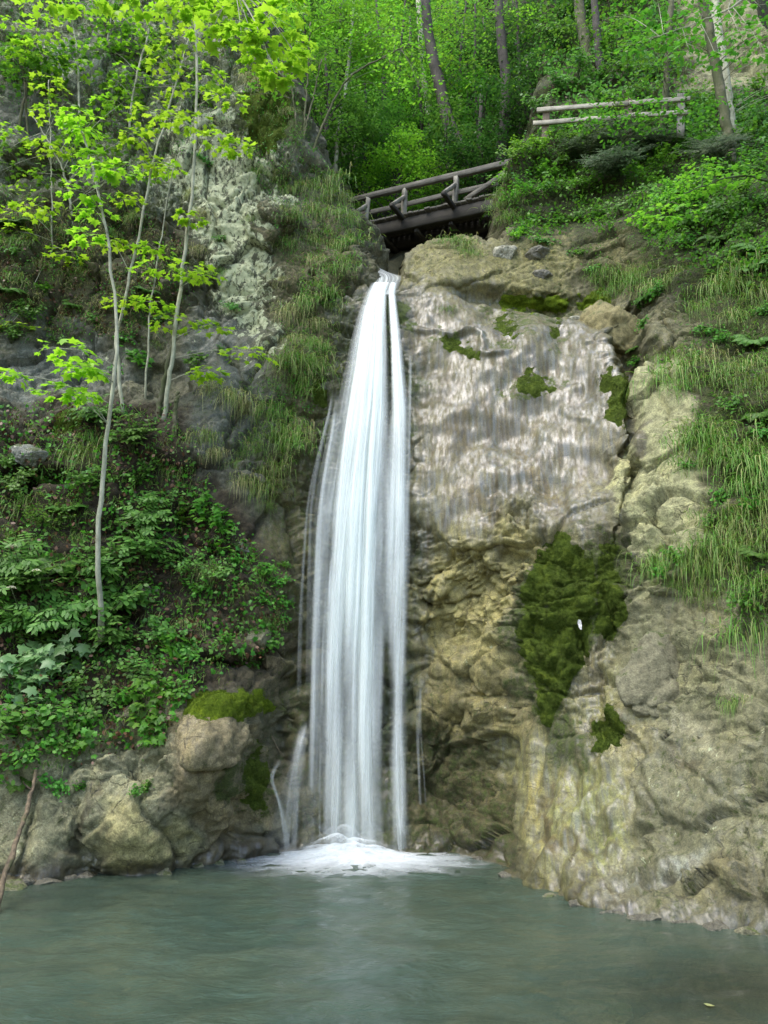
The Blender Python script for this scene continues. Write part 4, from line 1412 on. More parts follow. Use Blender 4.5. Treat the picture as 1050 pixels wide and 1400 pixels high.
def spray(L, T, C, n, rad, flat, size, up=(0, 0, 1), tilt=.35, droop=.25):
    """a flat layered spray of n leaves around C"""
    C = np.asarray(C, float)
    a = rng.uniform(0, 2 * np.pi, n)
    r = np.sqrt(rng.random(n))
    off = np.stack([np.cos(a) * r, np.sin(a) * r, rng.normal(0, 1, n) * flat], 1) * np.array(rad)
    off[:, 2] -= droop * (off[:, 0] ** 2 + off[:, 1] ** 2) / max(rad[0], .1)
    d = np.stack([np.cos(a), np.sin(a), -.35 + rng.normal(0, .2, n)], 1) + rng.normal(0, .35, (n, 3))
    d[:, 1] -= .25
    nr = np.array(up) + rng.normal(0, tilt, (n, 3))
    L.add(T, C + off, d, nr, size * rng.uniform(.65, 1.2, n))


# ------------------------------------------------------------------ trees along a traced trunk
def path_tree(name, label, pts, d0, d1, r0, r1, bark, sprays, leaf, T, lsize, nleaf=16, cat='tree', group=None, flat=.12, rooted=True, fwd=0.0, twig=.007, jit=.01):
    """pts: trunk pixels base first; d0/d1 distance at base/top; sprays: (px, py, rx, ry, extra distance)"""
    if rooted:
        base, _ = hit(*pts[0])
        d0 = base.y - fwd
        d1 = d0 + d1
    n = len(pts)
    W3 = [at(x, y, d0 + (d1 - d0) * i / (n - 1)) for i, (x, y) in enumerate(pts)]
    W3[0] = W3[0] + Vector((0, .05 + fwd * .6, -.1 - fwd * .5))
    base = W3[0]
    root = empty(name, base, label, cat, group)
    C = curve(W3, 30, jit)
    mb = MB()
    rads = [r0 + (r1 - r0) * (i / (len(C) - 1)) ** .85 for i in range(len(C))]
    rads[0] *= 1.3
    mb.tube([p - base for p in C], rads, 8, .06)
    if not sprays:
        mb.build('trunk', M[bark], root)
        return root
    L = Leaves()
    for sp_ in sprays:
        x, y, rx, ry, ed = sp_
        # distance of the trunk where the twig leaves it: nearest trunk point lower than the spray
        best, bd = None, 1e9
        for i, p in enumerate(C):
            fx_, fy_ = proj(np.array(p)[None])
            dd = math.hypot(fx_[0] - x, (fy_[0] - y - 25) * .8)
            if dd < bd: best, bd = i, dd
        p0 = C[best]
        c = at(x, y, p0.y + ed)
        k = (p0.y + ed) / F * 1.12
        rad = (rx * k, rx * k * .8, ry * k * .7)
        spray(L, T, c, nleaf, rad, .3, lsize, (0, -.16, 1), .24)
        m = p0.lerp(c, .55) + Vector((0, 0, .06 * (c - p0).length))
        mb.tube([q - base for q in curve([p0, m, c], 8)], np.linspace(twig * 1.3, twig * .5, 9), 5)
        for q in range(3):
            a = random.uniform(0, 6.28)
            e = c + Vector((math.cos(a) * rad[0] * .8, math.sin(a) * rad[1] * .8, -.02))
            mb.tube([m.lerp(c, .6) - base, c.lerp(e, .5) + Vector((0, 0, .02)) - base, e - base], [twig * .6, twig * .45, twig * .25], 4)
    mb.build('trunk', M[bark], root)
    L.build('crown', M[leaf], root, base)
    return root


def rs(n, x0, x1, y0, y1, rx, ry, e=(-1, 1)):
    return [(random.uniform(x0, x1), random.uniform(y0, y1), rx * random.uniform(.7, 1.2), ry * random.uniform(.7, 1.2), random.uniform(*e)) for _ in range(n)]


SAP = [  # trunk pixels, top offset, radii, bark, label
    ([(128, 828), (134, 740), (140, 660), (148, 580), (158, 500), (160, 455), (152, 370), (140, 290), (122, 210), (112, 180)], .3, .052, .02, 'bark', 'tall pale sapling rising from the lower bank and leaning towards the cliff'),
    ([(168, 563), (162, 498), (160, 455), (172, 405), (183, 352), (202, 260), (211, 217), (229, 152), (248, 88), (262, 38)], .1, .045, .016, 'bark', 'pale sapling crossing behind the tall leaning one'),
    ([(196, 540), (203, 450), (206, 418), (215, 357), (225, 297), (236, 236), (246, 208)], .1, .026, .009, 'bark', 'thin pale sapling with a bent top between two thicker ones'),
    ([(221, 572), (230, 520), (236, 490), (240, 445), (251, 365), (259, 297), (267, 206), (269, 114), (267, 20), (266, -30)], .2, .055, .03, 'bark', 'tallest straight pale sapling with mossy foot before the lichen rock'),
    ([(40, 234), (37, 170), (34, 114), (30, 80), (24, 30)], .1, .045, .02, 'barkm', 'short mossy sapling on the high ledge by the picture edge'),
    ([(70, 326), (71, 270), (69, 210), (68, 150), (66, 110)], .0, .022, .012, 'bark', 'slender sapling on the ledge beside the mossy one'),
    ([(131, 185), (136, 140), (141, 91), (150, 40), (156, -10)], .0, .04, .02, 'bark', 'pale sapling against the blue grey slab high on the cliff'),
    ([(112, 210), (110, 180), (107, 114), (101, 38), (88, 10), (76, -12)], -.2, .04, .02, 'bark', 'sapling with a hooked top above the tall leaning one'),
]
SPRAYS = [(57, 38, 40, 14), (76, 28, 36, 12), (126, 11, 34, 12), (130, 57, 34, 14), (164, 61, 34, 14), (152, 72, 30, 12), (23, 38, 34, 14), (38, 65, 26, 12), (30, 82, 24, 10), (69, 114, 28, 10), (65, 152, 24, 9),
          (110, 160, 30, 12), (114, 179, 24, 10), (164, 131, 28, 12), (145, 139, 22, 9), (213, 152, 40, 10), (229, 164, 34, 10), (236, 114, 30, 10), (221, 76, 30, 12), (198, 23, 36, 14), (236, 15, 36, 14),
          (286, 103, 32, 10), (309, 133, 28, 9), (297, 190, 30, 10), (324, 198, 24, 9), (263, 164, 30, 10), (183, 187, 26, 9), (130, 213, 24, 8), (126, 229, 24, 8), (84, 202, 22, 9), (229, 229, 26, 8), (213, 225, 22, 8),
          (164, 229, 26, 8), (46, 248, 36, 9), (23, 267, 40, 10), (65, 282, 36, 10), (38, 290, 40, 9), (114, 259, 36, 9), (133, 290, 30, 8), (23, 316, 28, 8), (114, 320, 26, 6), (152, 328, 22, 6), (213, 337, 26, 7),
          (213, 366, 36, 8), (259, 366, 34, 8), (282, 375, 24, 7), (259, 295, 20, 5), (171, 411, 28, 9), (206, 411, 26, 7), (236, 434, 44, 9), (290, 445, 26, 7), (339, 480, 36, 8), (91, 476, 44, 10),
          (110, 499, 30, 8), (12, 510, 26, 7), (84, 529, 38, 6), (114, 537, 26, 6), (23, 445, 34, 10), (282, 506, 26, 8), (126, 506, 20, 8), (180, 100, 34, 12), (100, 90, 30, 12), (190, 50, 34, 12), (250, 50, 30, 12),
          (60, 200, 22, 8), (20, 180, 26, 9), (175, 270, 22, 6), (90, 345, 26, 7), (60, 70, 30, 10), (160, 30, 30, 12)]
asg = [[] for _ in SAP]
for (x, y, rx, ry) in SPRAYS:
    best, bd = 0, 1e9
    for i, s_ in enumerate(SAP):
        for (a, b) in s_[0][2:] if len(s_[0]) > 5 else s_[0]:
            d = math.hypot(a - x, (b - y) * 1.0)
            if d < bd: best, bd = i, d
    asg[best].append((x, y, rx, ry, random.uniform(-1.2, .2)))
for s_, a in zip(SAP, asg):
    path_tree('maple_sapling', s_[5], s_[0], 0, s_[1], s_[2] * .82, s_[3] * .85, s_[4], a, 'lime', T_MAPLE, .135, 36, 'sapling', fwd=.75 if s_ is SAP[0] else .1)
path_tree('maple_tree', 'slender maple with mid green leaves high before the grey cliff', [(14, 236), (30, 150), (48, 60), (60, -30)], 0, .1, .045, .02, 'barkm', rs(22, -10, 170, -10, 130, 34, 12, (-.8, .5)), 'green', T_MAPLE, .125, 36)
path_tree('maple_tree', 'mid green maple with bent trunk in front of the blue grey slab', [(176, 200), (180, 140), (196, 70), (220, -20)], 0, .1, .035, .02, 'bark', rs(22, 150, 340, -10, 150, 34, 12, (-.8, .6)), 'green', T_MAPLE, .125, 36)
path_tree('maple_tree', 'low mid green maple leaning out over the brown ledge', [(98, 300), (92, 250), (70, 200), (40, 150)], 0, -.2, .03, .012, 'bark', rs(14, -10, 200, 130, 250, 30, 9, (-.5, .5)), 'green', T_MAPLE, .12, 34)
path_tree('maple_bough', 'bright maple branch hanging out over the slope beneath the fence', [(1075, 250), (1020, 240), (960, 255), (900, 285)], 14.2, 13.2, .03, .008, 'stem', [(980, 240, 34, 8, 0), (945, 250, 34, 8, 0), (915, 268, 32, 8, 0), (890, 290, 28, 7, 0), (1010, 235, 30, 8, 0), (935, 285, 28, 7, -.2), (905, 300, 22, 6, -.2), (960, 225, 26, 7, .2)], 'farlime', T_MAPLE, .11, 30, 'bough', rooted=False)
path_tree('young_maple', 'leafy young maple hiding the middle of the wooden fence', [(856, 226), (850, 190), (842, 160), (838, 140)], 0, -.9, .025, .01, 'stem', [(815, 150, 26, 9, -.4), (845, 138, 28, 9, -.4), (872, 150, 28, 9, -.4), (832, 166, 28, 9, -.5), (862, 168, 28, 9, -.5), (885, 138, 26, 9, -.3), (800, 165, 22, 8, -.4), (850, 185, 30, 9, -.5), (890, 165, 26, 8, -.4), (915, 140, 26, 9, -.8), (940, 152, 26, 9, -.9), (965, 140, 26, 9, -1), (925, 165, 26, 9, -.9)], 'green', T_WIDE, .10, 46, 'sapling', fwd=.6)
path_tree('maple_bough', 'leafy bough reaching in over the yellowish rock wall from above', [(1130, -60), (1050, -20), (980, 20), (900, 50)], 13.6, 13.0, .035, .008, 'bark', [(1040, 10, 36, 12, 0), (1000, 0, 36, 12, .3), (960, 20, 34, 11, 0), (925, 35, 34, 11, 0), (895, 50, 30, 10, 0), (1010, 45, 32, 10, -.3), (865, 62, 26, 9, .1), (940, 65, 28, 9, -.2), (1045, 70, 30, 10, -.2), (980, 80, 26, 8, -.2), (850, 20, 34, 11, .5), (900, 5, 34, 11, .4)], 'green', T_MAPLE, .115, 30, 'bough', rooted=False)
# bare mossy stub among them
path_tree('dead_stub', 'broken mossy dead stub among the pale saplings', [(236, 600), (240, 560), (244, 536)], 0, 0, .05, .03, 'barkm', [], None, None, 0, cat='stub')
path_tree('mossy_snag', 'short dark mossy stem hugging the tallest straight sapling', [(214, 572), (224, 525), (236, 470), (240, 440)], 0, .05, .06, .03, 'barkm', [], None, None, 0, cat='stem')

# bough of a tall maple reaching in from above
bough = [(430, -60, 30, 14), (300, 22, 34, 15), (340, 14, 34, 15), (380, 30, 34, 15), (402, 62, 30, 12), (362, 62, 30, 13), (330, 46, 30, 13), (352, 80, 26, 11), (410, 82, 24, 10), (288, 48, 30, 13), (270, 8, 30, 13), (395, 8, 30, 12), (245, 5, 30, 12), (322, -5, 30, 12), (376, 100, 22, 8), (200, 0, 34, 12), (160, -5, 30, 12), (60, 0, 34, 12), (110, -6, 30, 12)]
path_tree('maple_bough', 'bright lime maple bough hanging into the top of the view', [(200, -260), (230, -160), (270, -70), (320, -20)], 10.2, 9.6, .07, .02, 'bark', [(x, y, rx, ry, random.uniform(-.4, .4)) for x, y, rx, ry in bough], 'lime', T_MAPLE, .145, 32, 'bough', rooted=False)

# trees on the cliff shoulder and the slope behind the bridge
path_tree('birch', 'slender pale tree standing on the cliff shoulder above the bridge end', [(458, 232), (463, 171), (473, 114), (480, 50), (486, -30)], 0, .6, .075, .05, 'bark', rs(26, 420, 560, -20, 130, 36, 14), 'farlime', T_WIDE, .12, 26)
for j, pp in enumerate([[(408, 216), (404, 160), (399, 114), (396, 60)], [(414, 218), (416, 170), (421, 99), (424, 30)], [(411, 218), (418, 175), (428, 135), (440, 80)], [(422, 220), (444, 164), (476, 108), (528, 76), (560, 60)]]):
    path_tree('bare_hazel', ['thinnest bare upright stem of the clump on the cliff shoulder', 'tallest upright stem of the clump on the cliff shoulder', 'slightly leaning stem of the clump on the cliff shoulder', 'long stem of the clump leaning far towards the gorge'][j], pp, 0, .3, .035, .015, 'barkm',
              rs(9, pp[-1][0] - 50, pp[-1][0] + 50, pp[-1][1] - 30, pp[-1][1] + 70, 30, 12), ['green', 'farlime'][j % 2], T_WIDE, .11, 24, 'stem')
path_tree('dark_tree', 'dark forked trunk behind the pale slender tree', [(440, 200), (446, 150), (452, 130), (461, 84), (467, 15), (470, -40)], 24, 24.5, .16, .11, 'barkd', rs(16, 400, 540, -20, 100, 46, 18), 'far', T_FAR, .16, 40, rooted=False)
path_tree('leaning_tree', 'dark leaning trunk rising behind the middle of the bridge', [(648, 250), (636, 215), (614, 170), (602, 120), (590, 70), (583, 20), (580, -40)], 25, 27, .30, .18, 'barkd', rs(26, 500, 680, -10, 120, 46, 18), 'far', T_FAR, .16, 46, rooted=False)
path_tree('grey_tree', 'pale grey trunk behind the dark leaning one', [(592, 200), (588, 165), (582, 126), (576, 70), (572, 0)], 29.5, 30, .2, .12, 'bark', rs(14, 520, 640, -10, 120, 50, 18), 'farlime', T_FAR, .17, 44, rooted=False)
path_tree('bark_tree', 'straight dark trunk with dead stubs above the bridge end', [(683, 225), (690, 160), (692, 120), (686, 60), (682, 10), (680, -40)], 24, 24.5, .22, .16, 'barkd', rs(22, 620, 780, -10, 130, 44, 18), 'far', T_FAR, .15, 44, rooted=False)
path_tree('slope_tree', 'greyish trunk on the dark slope above the wooden fence', [(806, 90), (800, 60), (793, 20), (788, -40)], 0, .6, .2, .16, 'barkm', rs(12, 740, 840, -20, 60, 36, 14, (-1.5, .2)), 'green', T_WIDE, .12, 26)
path_tree('slope_tree', 'second trunk on the slope just beside the greyish one', [(822, 95), (817, 55), (813, 10), (812, -40)], 0, .4, .14, .1, 'barkd', [], 'green', T_WIDE, .12, 20)
path_tree('mossy_tree', 'thin mossy tree rising through the wooden fence', [(899, 204), (904, 175), (909, 149), (913, 76), (917, 0), (918, -40)], 0, .3, .10, .07, 'barkm', rs(22, 830, 990, 10, 130, 30, 11, (-1.4, .3)) + [(870, 40, 40, 14, -1), (850, 70, 36, 12, -1), (890, 20, 40, 14, -1)], 'green', T_WIDE, .105, 26)
path_tree('leaning_ash', 'leaning pale barked tree in front of the yellowish rock wall', [(1001, 222), (996, 190), (990, 155), (976, 75), (962, 5), (955, -40)], 0, .2, .135, .11, 'barkm', rs(16, 900, 1060, -20, 70, 30, 11, (-1.2, .3)), 'green', T_WIDE, .10, 22)
path_tree('slope_tree', 'grey trunk hidden behind the leaning pale barked tree', [(1004, 200), (997, 150), (989, 90), (980, 30), (974, -40)], 0, .6, .13, .11, 'bark', rs(16, 980, 1080, 50, 190, 30, 11, (-1, .2)), 'green', T_WIDE, .10, 22)


thin_t = [(520, 230, 512, -20, 26), (548, 250, 556, -20, 27), (566, 215, 560, 20, 29), (632, 190, 640, -20, 28), (655, 205, 650, 0, 26.5), (712, 190, 706, -20, 24.5), (735, 150, 742, -30, 25), (765, 95, 760, -40, 24.5)]
for (xa, ya, xb, yb, d_), o_ in zip(thin_t, order([(t_[0], 0) for t_ in thin_t])):
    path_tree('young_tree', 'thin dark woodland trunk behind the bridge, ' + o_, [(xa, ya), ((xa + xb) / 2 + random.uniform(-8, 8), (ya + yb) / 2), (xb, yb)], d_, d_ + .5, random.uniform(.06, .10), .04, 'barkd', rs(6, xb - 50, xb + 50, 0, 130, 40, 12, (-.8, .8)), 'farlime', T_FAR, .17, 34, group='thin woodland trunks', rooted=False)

# ------------------------------------------------------------------ background woodland
def forest_proto(seed, leaf, bark, h=10.0, cr=2.8):
    r_ = np.random.default_rng(seed)
    root = empty('broadleaf_tree', (0, 0, 0), link=False)
    mb = MB()
    mb.tube(curve([(0, 0, -h * .6), (.15, 0, -h * .3), (-.1, .1, 0), (.1, 0, h * .35)], 14, .03), np.linspace(.2, .06, 15), 8, .08)
    trunk = mb.build('trunk', M[bark], root, link=False)
    L = Leaves()
    br = MB()
    for k in range(74):
        v = unit(r_.normal(size=3))
        rr = r_.uniform(.35, 1.0)
        c = v * rr * np.array([cr, cr, cr * 1.25])
        n = int(r_.integers(45, 90))
        rad = r_.uniform(.5, 1.05)
        spray(L, T_FAR, c, n, (rad, rad, rad * .3), .45, .19, (0, -.15, 1), .38, .3)
        if k % 4 == 0:
            p0 = Vector((0, 0, c[2] - 1.2))
            br.tube(curve([p0, p0.lerp(Vector(c), .5) + Vector((0, 0, .25)), c], 6), np.linspace(.05, .015, 7), 5)
    b = br.build('branch', M[bark], root, link=False)
    cr_ = L.build('crown', M[leaf], root, link=False)
    return root, [trunk, b, cr_]


M['deep'] = m_leaf('deep_wood_leaf', [(.03, .10, .018), (.05, .15, .025), (.08, .2, .035)], .45)
FP = [forest_proto(1, 'far', 'barkd'), forest_proto(2, 'farlime', 'barkd'), forest_proto(3, 'far', 'barkd', 11, 2.4), forest_proto(4, 'green', 'barkd'), forest_proto(5, 'deep', 'barkd'), forest_proto(6, 'deep', 'barkd', 11, 2.4)]
zones = {
    'woodland tree directly above the far end of the bridge': ([(500, 190, 25, 0), (545, 240, 24.5, 1), (525, 130, 27, 1), (575, 180, 27, 0), (480, 120, 28, 2), (540, 80, 31, 0)], .62),
    'woodland tree above the middle of the bridge': ([(610, 225, 25, 0), (660, 215, 24.5, 4), (640, 150, 27.5, 3), (600, 110, 30, 1), (665, 95, 29, 5), (625, 50, 33, 1)], .7),
    'woodland tree on the dark slope behind the fence': ([(725, 150, 24, 4), (760, 100, 24.5, 5), (715, 80, 27, 4), (745, 35, 27, 5), (800, 30, 25, 4), (840, 20, 24.5, 3)], .65),
    'woodland tree at the very top of the gorge': ([(560, 20, 37, 1), (500, 40, 36, 1), (450, 30, 38, 2), (600, -20, 40, 0), (680, 10, 36, 0), (520, -30, 40, 1), (430, 110, 33, 1)], .95),
    'woodland tree behind the cliff shoulder': ([(415, 60, 24, 1), (445, 150, 23, 0), (400, 10, 26, 2), (350, 20, 27, 1), (470, 70, 25, 1), (300, -20, 28, 1)], .6),
    'shrubby tree crown in the gap under the bridge': ([(512, 356, 24.6, 1), (545, 352, 25, 0), (580, 350, 25.6, 1)], .22),
    'woodland tree over the grey cliff top': ([(100, -30, 20.5, 3), (180, -20, 21.5, 1), (20, -40, 20, 0), (250, -40, 22, 1)], .4),
}
for lab, (pts, sc) in zones.items():
    od = order(pts)
    for (x, y, d, k), o_ in zip(pts, od):
        pr, parts = FP[k]
        t = clone(pr, parts, at(x, y, d), (0, 0, random.uniform(0, 6.28)), sc * random.uniform(.85, 1.15))
        tag(t, f'{lab}, {o_}', 'tree', 'woodland trees behind the bridge')


# ------------------------------------------------------------------ grass tufts
def tuft_proto(seed, n, length, spread, hang, mat, w=.009):
    r_ = np.random.default_rng(seed)
    m = 6
    b = r_.normal(0, 1, (n, 3)) * np.array([spread, .05, spread * .45])
    az = r_.normal(0, .75, n)
    el = r_.uniform(.1, 1.25, n)
    L = length * r_.uniform(.45, 1.15, n)
    d = np.stack([np.sin(az) * np.cos(el), -np.cos(az) * np.cos(el), np.sin(el)], 1)
    g = hang * r_.uniform(.7, 1.3, n)
    t = np.linspace(0, 1, m)
    P = b[:, None] + L[:, None, None] * (d[:, None] * t[None, :, None] * (1 - .35 * t[None, :, None]) + np.array([0, 0, -1.0]) * (g[:, None] * t[None] ** 2)[..., None])
    P[..., 1] = np.minimum(P[..., 1], -.01 + .05 * t)
    sd = unit(np.cross(d, np.array([0, 0, 1.0])) + r_.normal(0, .25, (n, 3)))
    wd = w * (1 - t * .85)
    A = P - sd[:, None] * wd[None, :, None] / 2
    B = P + sd[:, None] * wd[None, :, None] / 2
    V = np.stack([A, B], 2).reshape(-1, 3)
    i = (np.arange(n) * m * 2)[:, None] + np.arange(m - 1)[None] * 2
    Fq = np.stack([i, i + 1, i + 3, i + 2], -1).reshape(-1, 4)
    o = mk('grass_tuft', V, Fq, M[mat], None, False, False)
    return o


TP = {'s': [tuft_proto(1, 170, .40, .15, 1.0, 'grass_s', .012), tuft_proto(2, 150, .46, .18, 1.15, 'grass_s', .012), tuft_proto(11, 190, .36, .2, .9, 'grass_m', .011)],
      'm': [tuft_proto(3, 180, .40, .16, .9, 'grass_m', .012), tuft_proto(4, 160, .46, .2, 1.0, 'grass_m', .013), tuft_proto(12, 190, .38, .22, .8, 'grass_g', .012)],
      'g': [tuft_proto(5, 190, .42, .17, .75, 'grass_g', .013), tuft_proto(6, 170, .5, .2, .9, 'grass_g', .014), tuft_proto(13, 180, .46, .24, .7, 'grass_g', .012)]}
TW = {'s': 'straw coloured', 'm': 'half dry', 'g': 'fresh green'}


def tufts(where, pts, sc=1.0, group=None):
    """pts: (px, py, kind[, scale])"""
    for kind in 'smg':
        ps = [p for p in pts if p[2] == kind]
        if not ps: continue
        od = order(ps, True)
        for p, o_ in zip(ps, od):
            loc, nor = hit(p[0], p[1])
            az = math.atan2(nor.x, -nor.y) if abs(nor.x) + abs(nor.y) > .2 else 0
            t = random.choice(TP[kind]).copy()
            COL.objects.link(t)
            t.location = loc + Vector((0, .02, 0))
            t.rotation_euler = (0, 0, max(-.9, min(.9, az)) * .7)
            s_ = sc * (p[3] if len(p) > 3 else 1) * random.uniform(.85, 1.15)
            t.scale = (s_, s_, s_)
            tag(t, f'{TW[kind]} grass tuft {where}' + (f', {o_}' if len(ps) > 1 else ''), 'grass tuft', group or 'hanging grass tufts')


tufts('on the high cliff shoulder', [(356, 112, 's', 1.2), (378, 100, 's', 1.1), (340, 104, 's'), (366, 160, 's', .7), (392, 150, 's', .8), (350, 236, 's', .9), (376, 244, 's', .9), (402, 256, 'm', 1.1), (428, 250, 'm', 1.1), (450, 246, 'g', 1.2), (462, 268, 'g', 1.2), (472, 296, 'g', 1.1), (440, 272, 'm', 1.1)])
tufts('on the lichen cliff beside the lip', [(400, 292, 's'), (428, 288, 'm', 1.1), (390, 332, 's', .9), (422, 330, 's', 1.1), (446, 318, 'm', 1.1), (462, 336, 'm', 1.1), (478, 330, 'g', 1.1), (436, 356, 's', 1.1), (462, 366, 'm', 1.1), (476, 358, 'g', .9), (348, 300, 's', .6), (300, 372, 's', .6), (384, 384, 's', .5)])
tufts('beside the upper fall', [(396, 424, 's', .9), (416, 412, 'm', 1.1), (428, 440, 's', 1.1), (442, 398, 'g', 1.1), (452, 420, 'g', .9), (400, 462, 's', .8), (420, 470, 'm'), (404, 496, 'g', 1.5), (424, 500, 'g', 1.4), (408, 530, 'g', 1.2), (436, 474, 'g', .9)])
tufts('on the slanting ledge left of the fall', [(290, 528, 's', .9), (312, 540, 's', 1.1), (336, 550, 's'), (356, 556, 'm', 1.2), (380, 566, 'g', 1.1), (400, 588, 'm', 1.1), (372, 596, 'm', 1.1), (396, 610, 'g', 1.2), (352, 610, 's', .8)])
tufts('low on the rock by the fall', [(278, 596, 's', .9), (292, 616, 's', .9), (322, 636, 's', .8), (334, 656, 's', .8), (344, 672, 'm', .9), (362, 664, 'g', .8), (372, 640, 'g', .9), (330, 620, 'm', .8), (364, 690, 's', .6)])
tufts('on the brown ledge behind the saplings', [(262, 262, 's', .7), (276, 290, 's', .6), (180, 296, 's', .9), (150, 318, 's', .9), (120, 290, 's', .7), (90, 315, 'm', .9), (20, 330, 'm'), (50, 300, 'm'), (60, 360, 's', .8), (110, 370, 's', .8), (190, 440, 's', .7), (215, 470, 's', .6), (270, 340, 's', .6), (245, 370, 's', .6), (20, 380, 'g', .9)])
tufts('on the planted bank', [(40, 690, 'g', 1.1), (75, 700, 'm', 1.1), (20, 740, 'g', 1.1), (100, 735, 'm', .9), (250, 680, 's', .8), (130, 600, 'g', 1.2), (105, 620, 'g', 1.1), (235, 640, 'm', .8), (282, 780, 'm', .9), (255, 850, 's', .8), (360, 850, 'g', .7)])
tufts('above the yellow boulder', [(830, 372, 'g', 1.1), (852, 380, 'g', 1.1), (872, 384, 'g', 1), (895, 392, 'm', 1), (845, 396, 'g', .9), (915, 385, 'm', 1.1), (930, 372, 'm', 1.1), (820, 384, 'g', .7), (880, 372, 'g', .9)], 1.0)
tufts('high on the side wall', [(985, 388, 'm', 1.3), (1010, 392, 'g', 1.2), (1040, 400, 'g', 1.2), (960, 420, 'm', 1.1), (1005, 432, 'm', 1.1), (1000, 370, 'g', 1.0), (1040, 365, 'g', 1.1)])
tufts('in the middle row of the side wall', [(920, 488, 'g', 1.0), (925, 508, 'g', 1.2), (938, 530, 'm', 1.0), (966, 490, 's', 1.0), (978, 512, 'm', 1.1), (1005, 505, 's', 1.0), (1045, 525, 'g', 1.2), (1038, 498, 'm', 1.1)])
tufts('below the mossy overhang of the side wall', [(958, 596, 'g', 1.3), (978, 606, 'g', 1.3), (1000, 618, 'g', 1.3), (1025, 628, 'g', 1.2), (1045, 640, 'm', 1.2), (965, 635, 'g', 1.0), (1020, 665, 'g', 1.1), (1045, 690, 's', 1.0), (965, 580, 'g', .9)])
tufts('above the pale cracked stones', [(998, 705, 'g', 1.2), (1025, 715, 'g', 1.2), (985, 740, 'g', 1.1), (1045, 740, 'm', 1.2), (970, 755, 'g', 1.1), (1010, 765, 'g', 1.2), (1045, 800, 'g', 1.1), (1030, 860, 'g', 1.1), (1010, 720, 's', .9)])
tufts('over the arched boulder', [(898, 770, 'g', .8), (912, 780, 'g', .9), (940, 765, 'g', 1.0), (958, 775, 'g', 1.0), (948, 800, 'm', .7), (925, 800, 'g', .6), (985, 815, 'g', .8), (1005, 960, 'm', .5)])
tufts('on the block under the bridge', [(622, 330, 'g', .9), (632, 336, 'g', 1.0), (600, 332, 'm', .5), (614, 424, 'g', .5), (645, 348, 'g', .7)])
tufts('hanging at the near end of the bridge', [(690, 262, 'g', 1.1), (700, 240, 'g', 1.0), (694, 296, 'm', 1.0), (690, 280, 'g', 1.1), (705, 300, 'm', .9)])


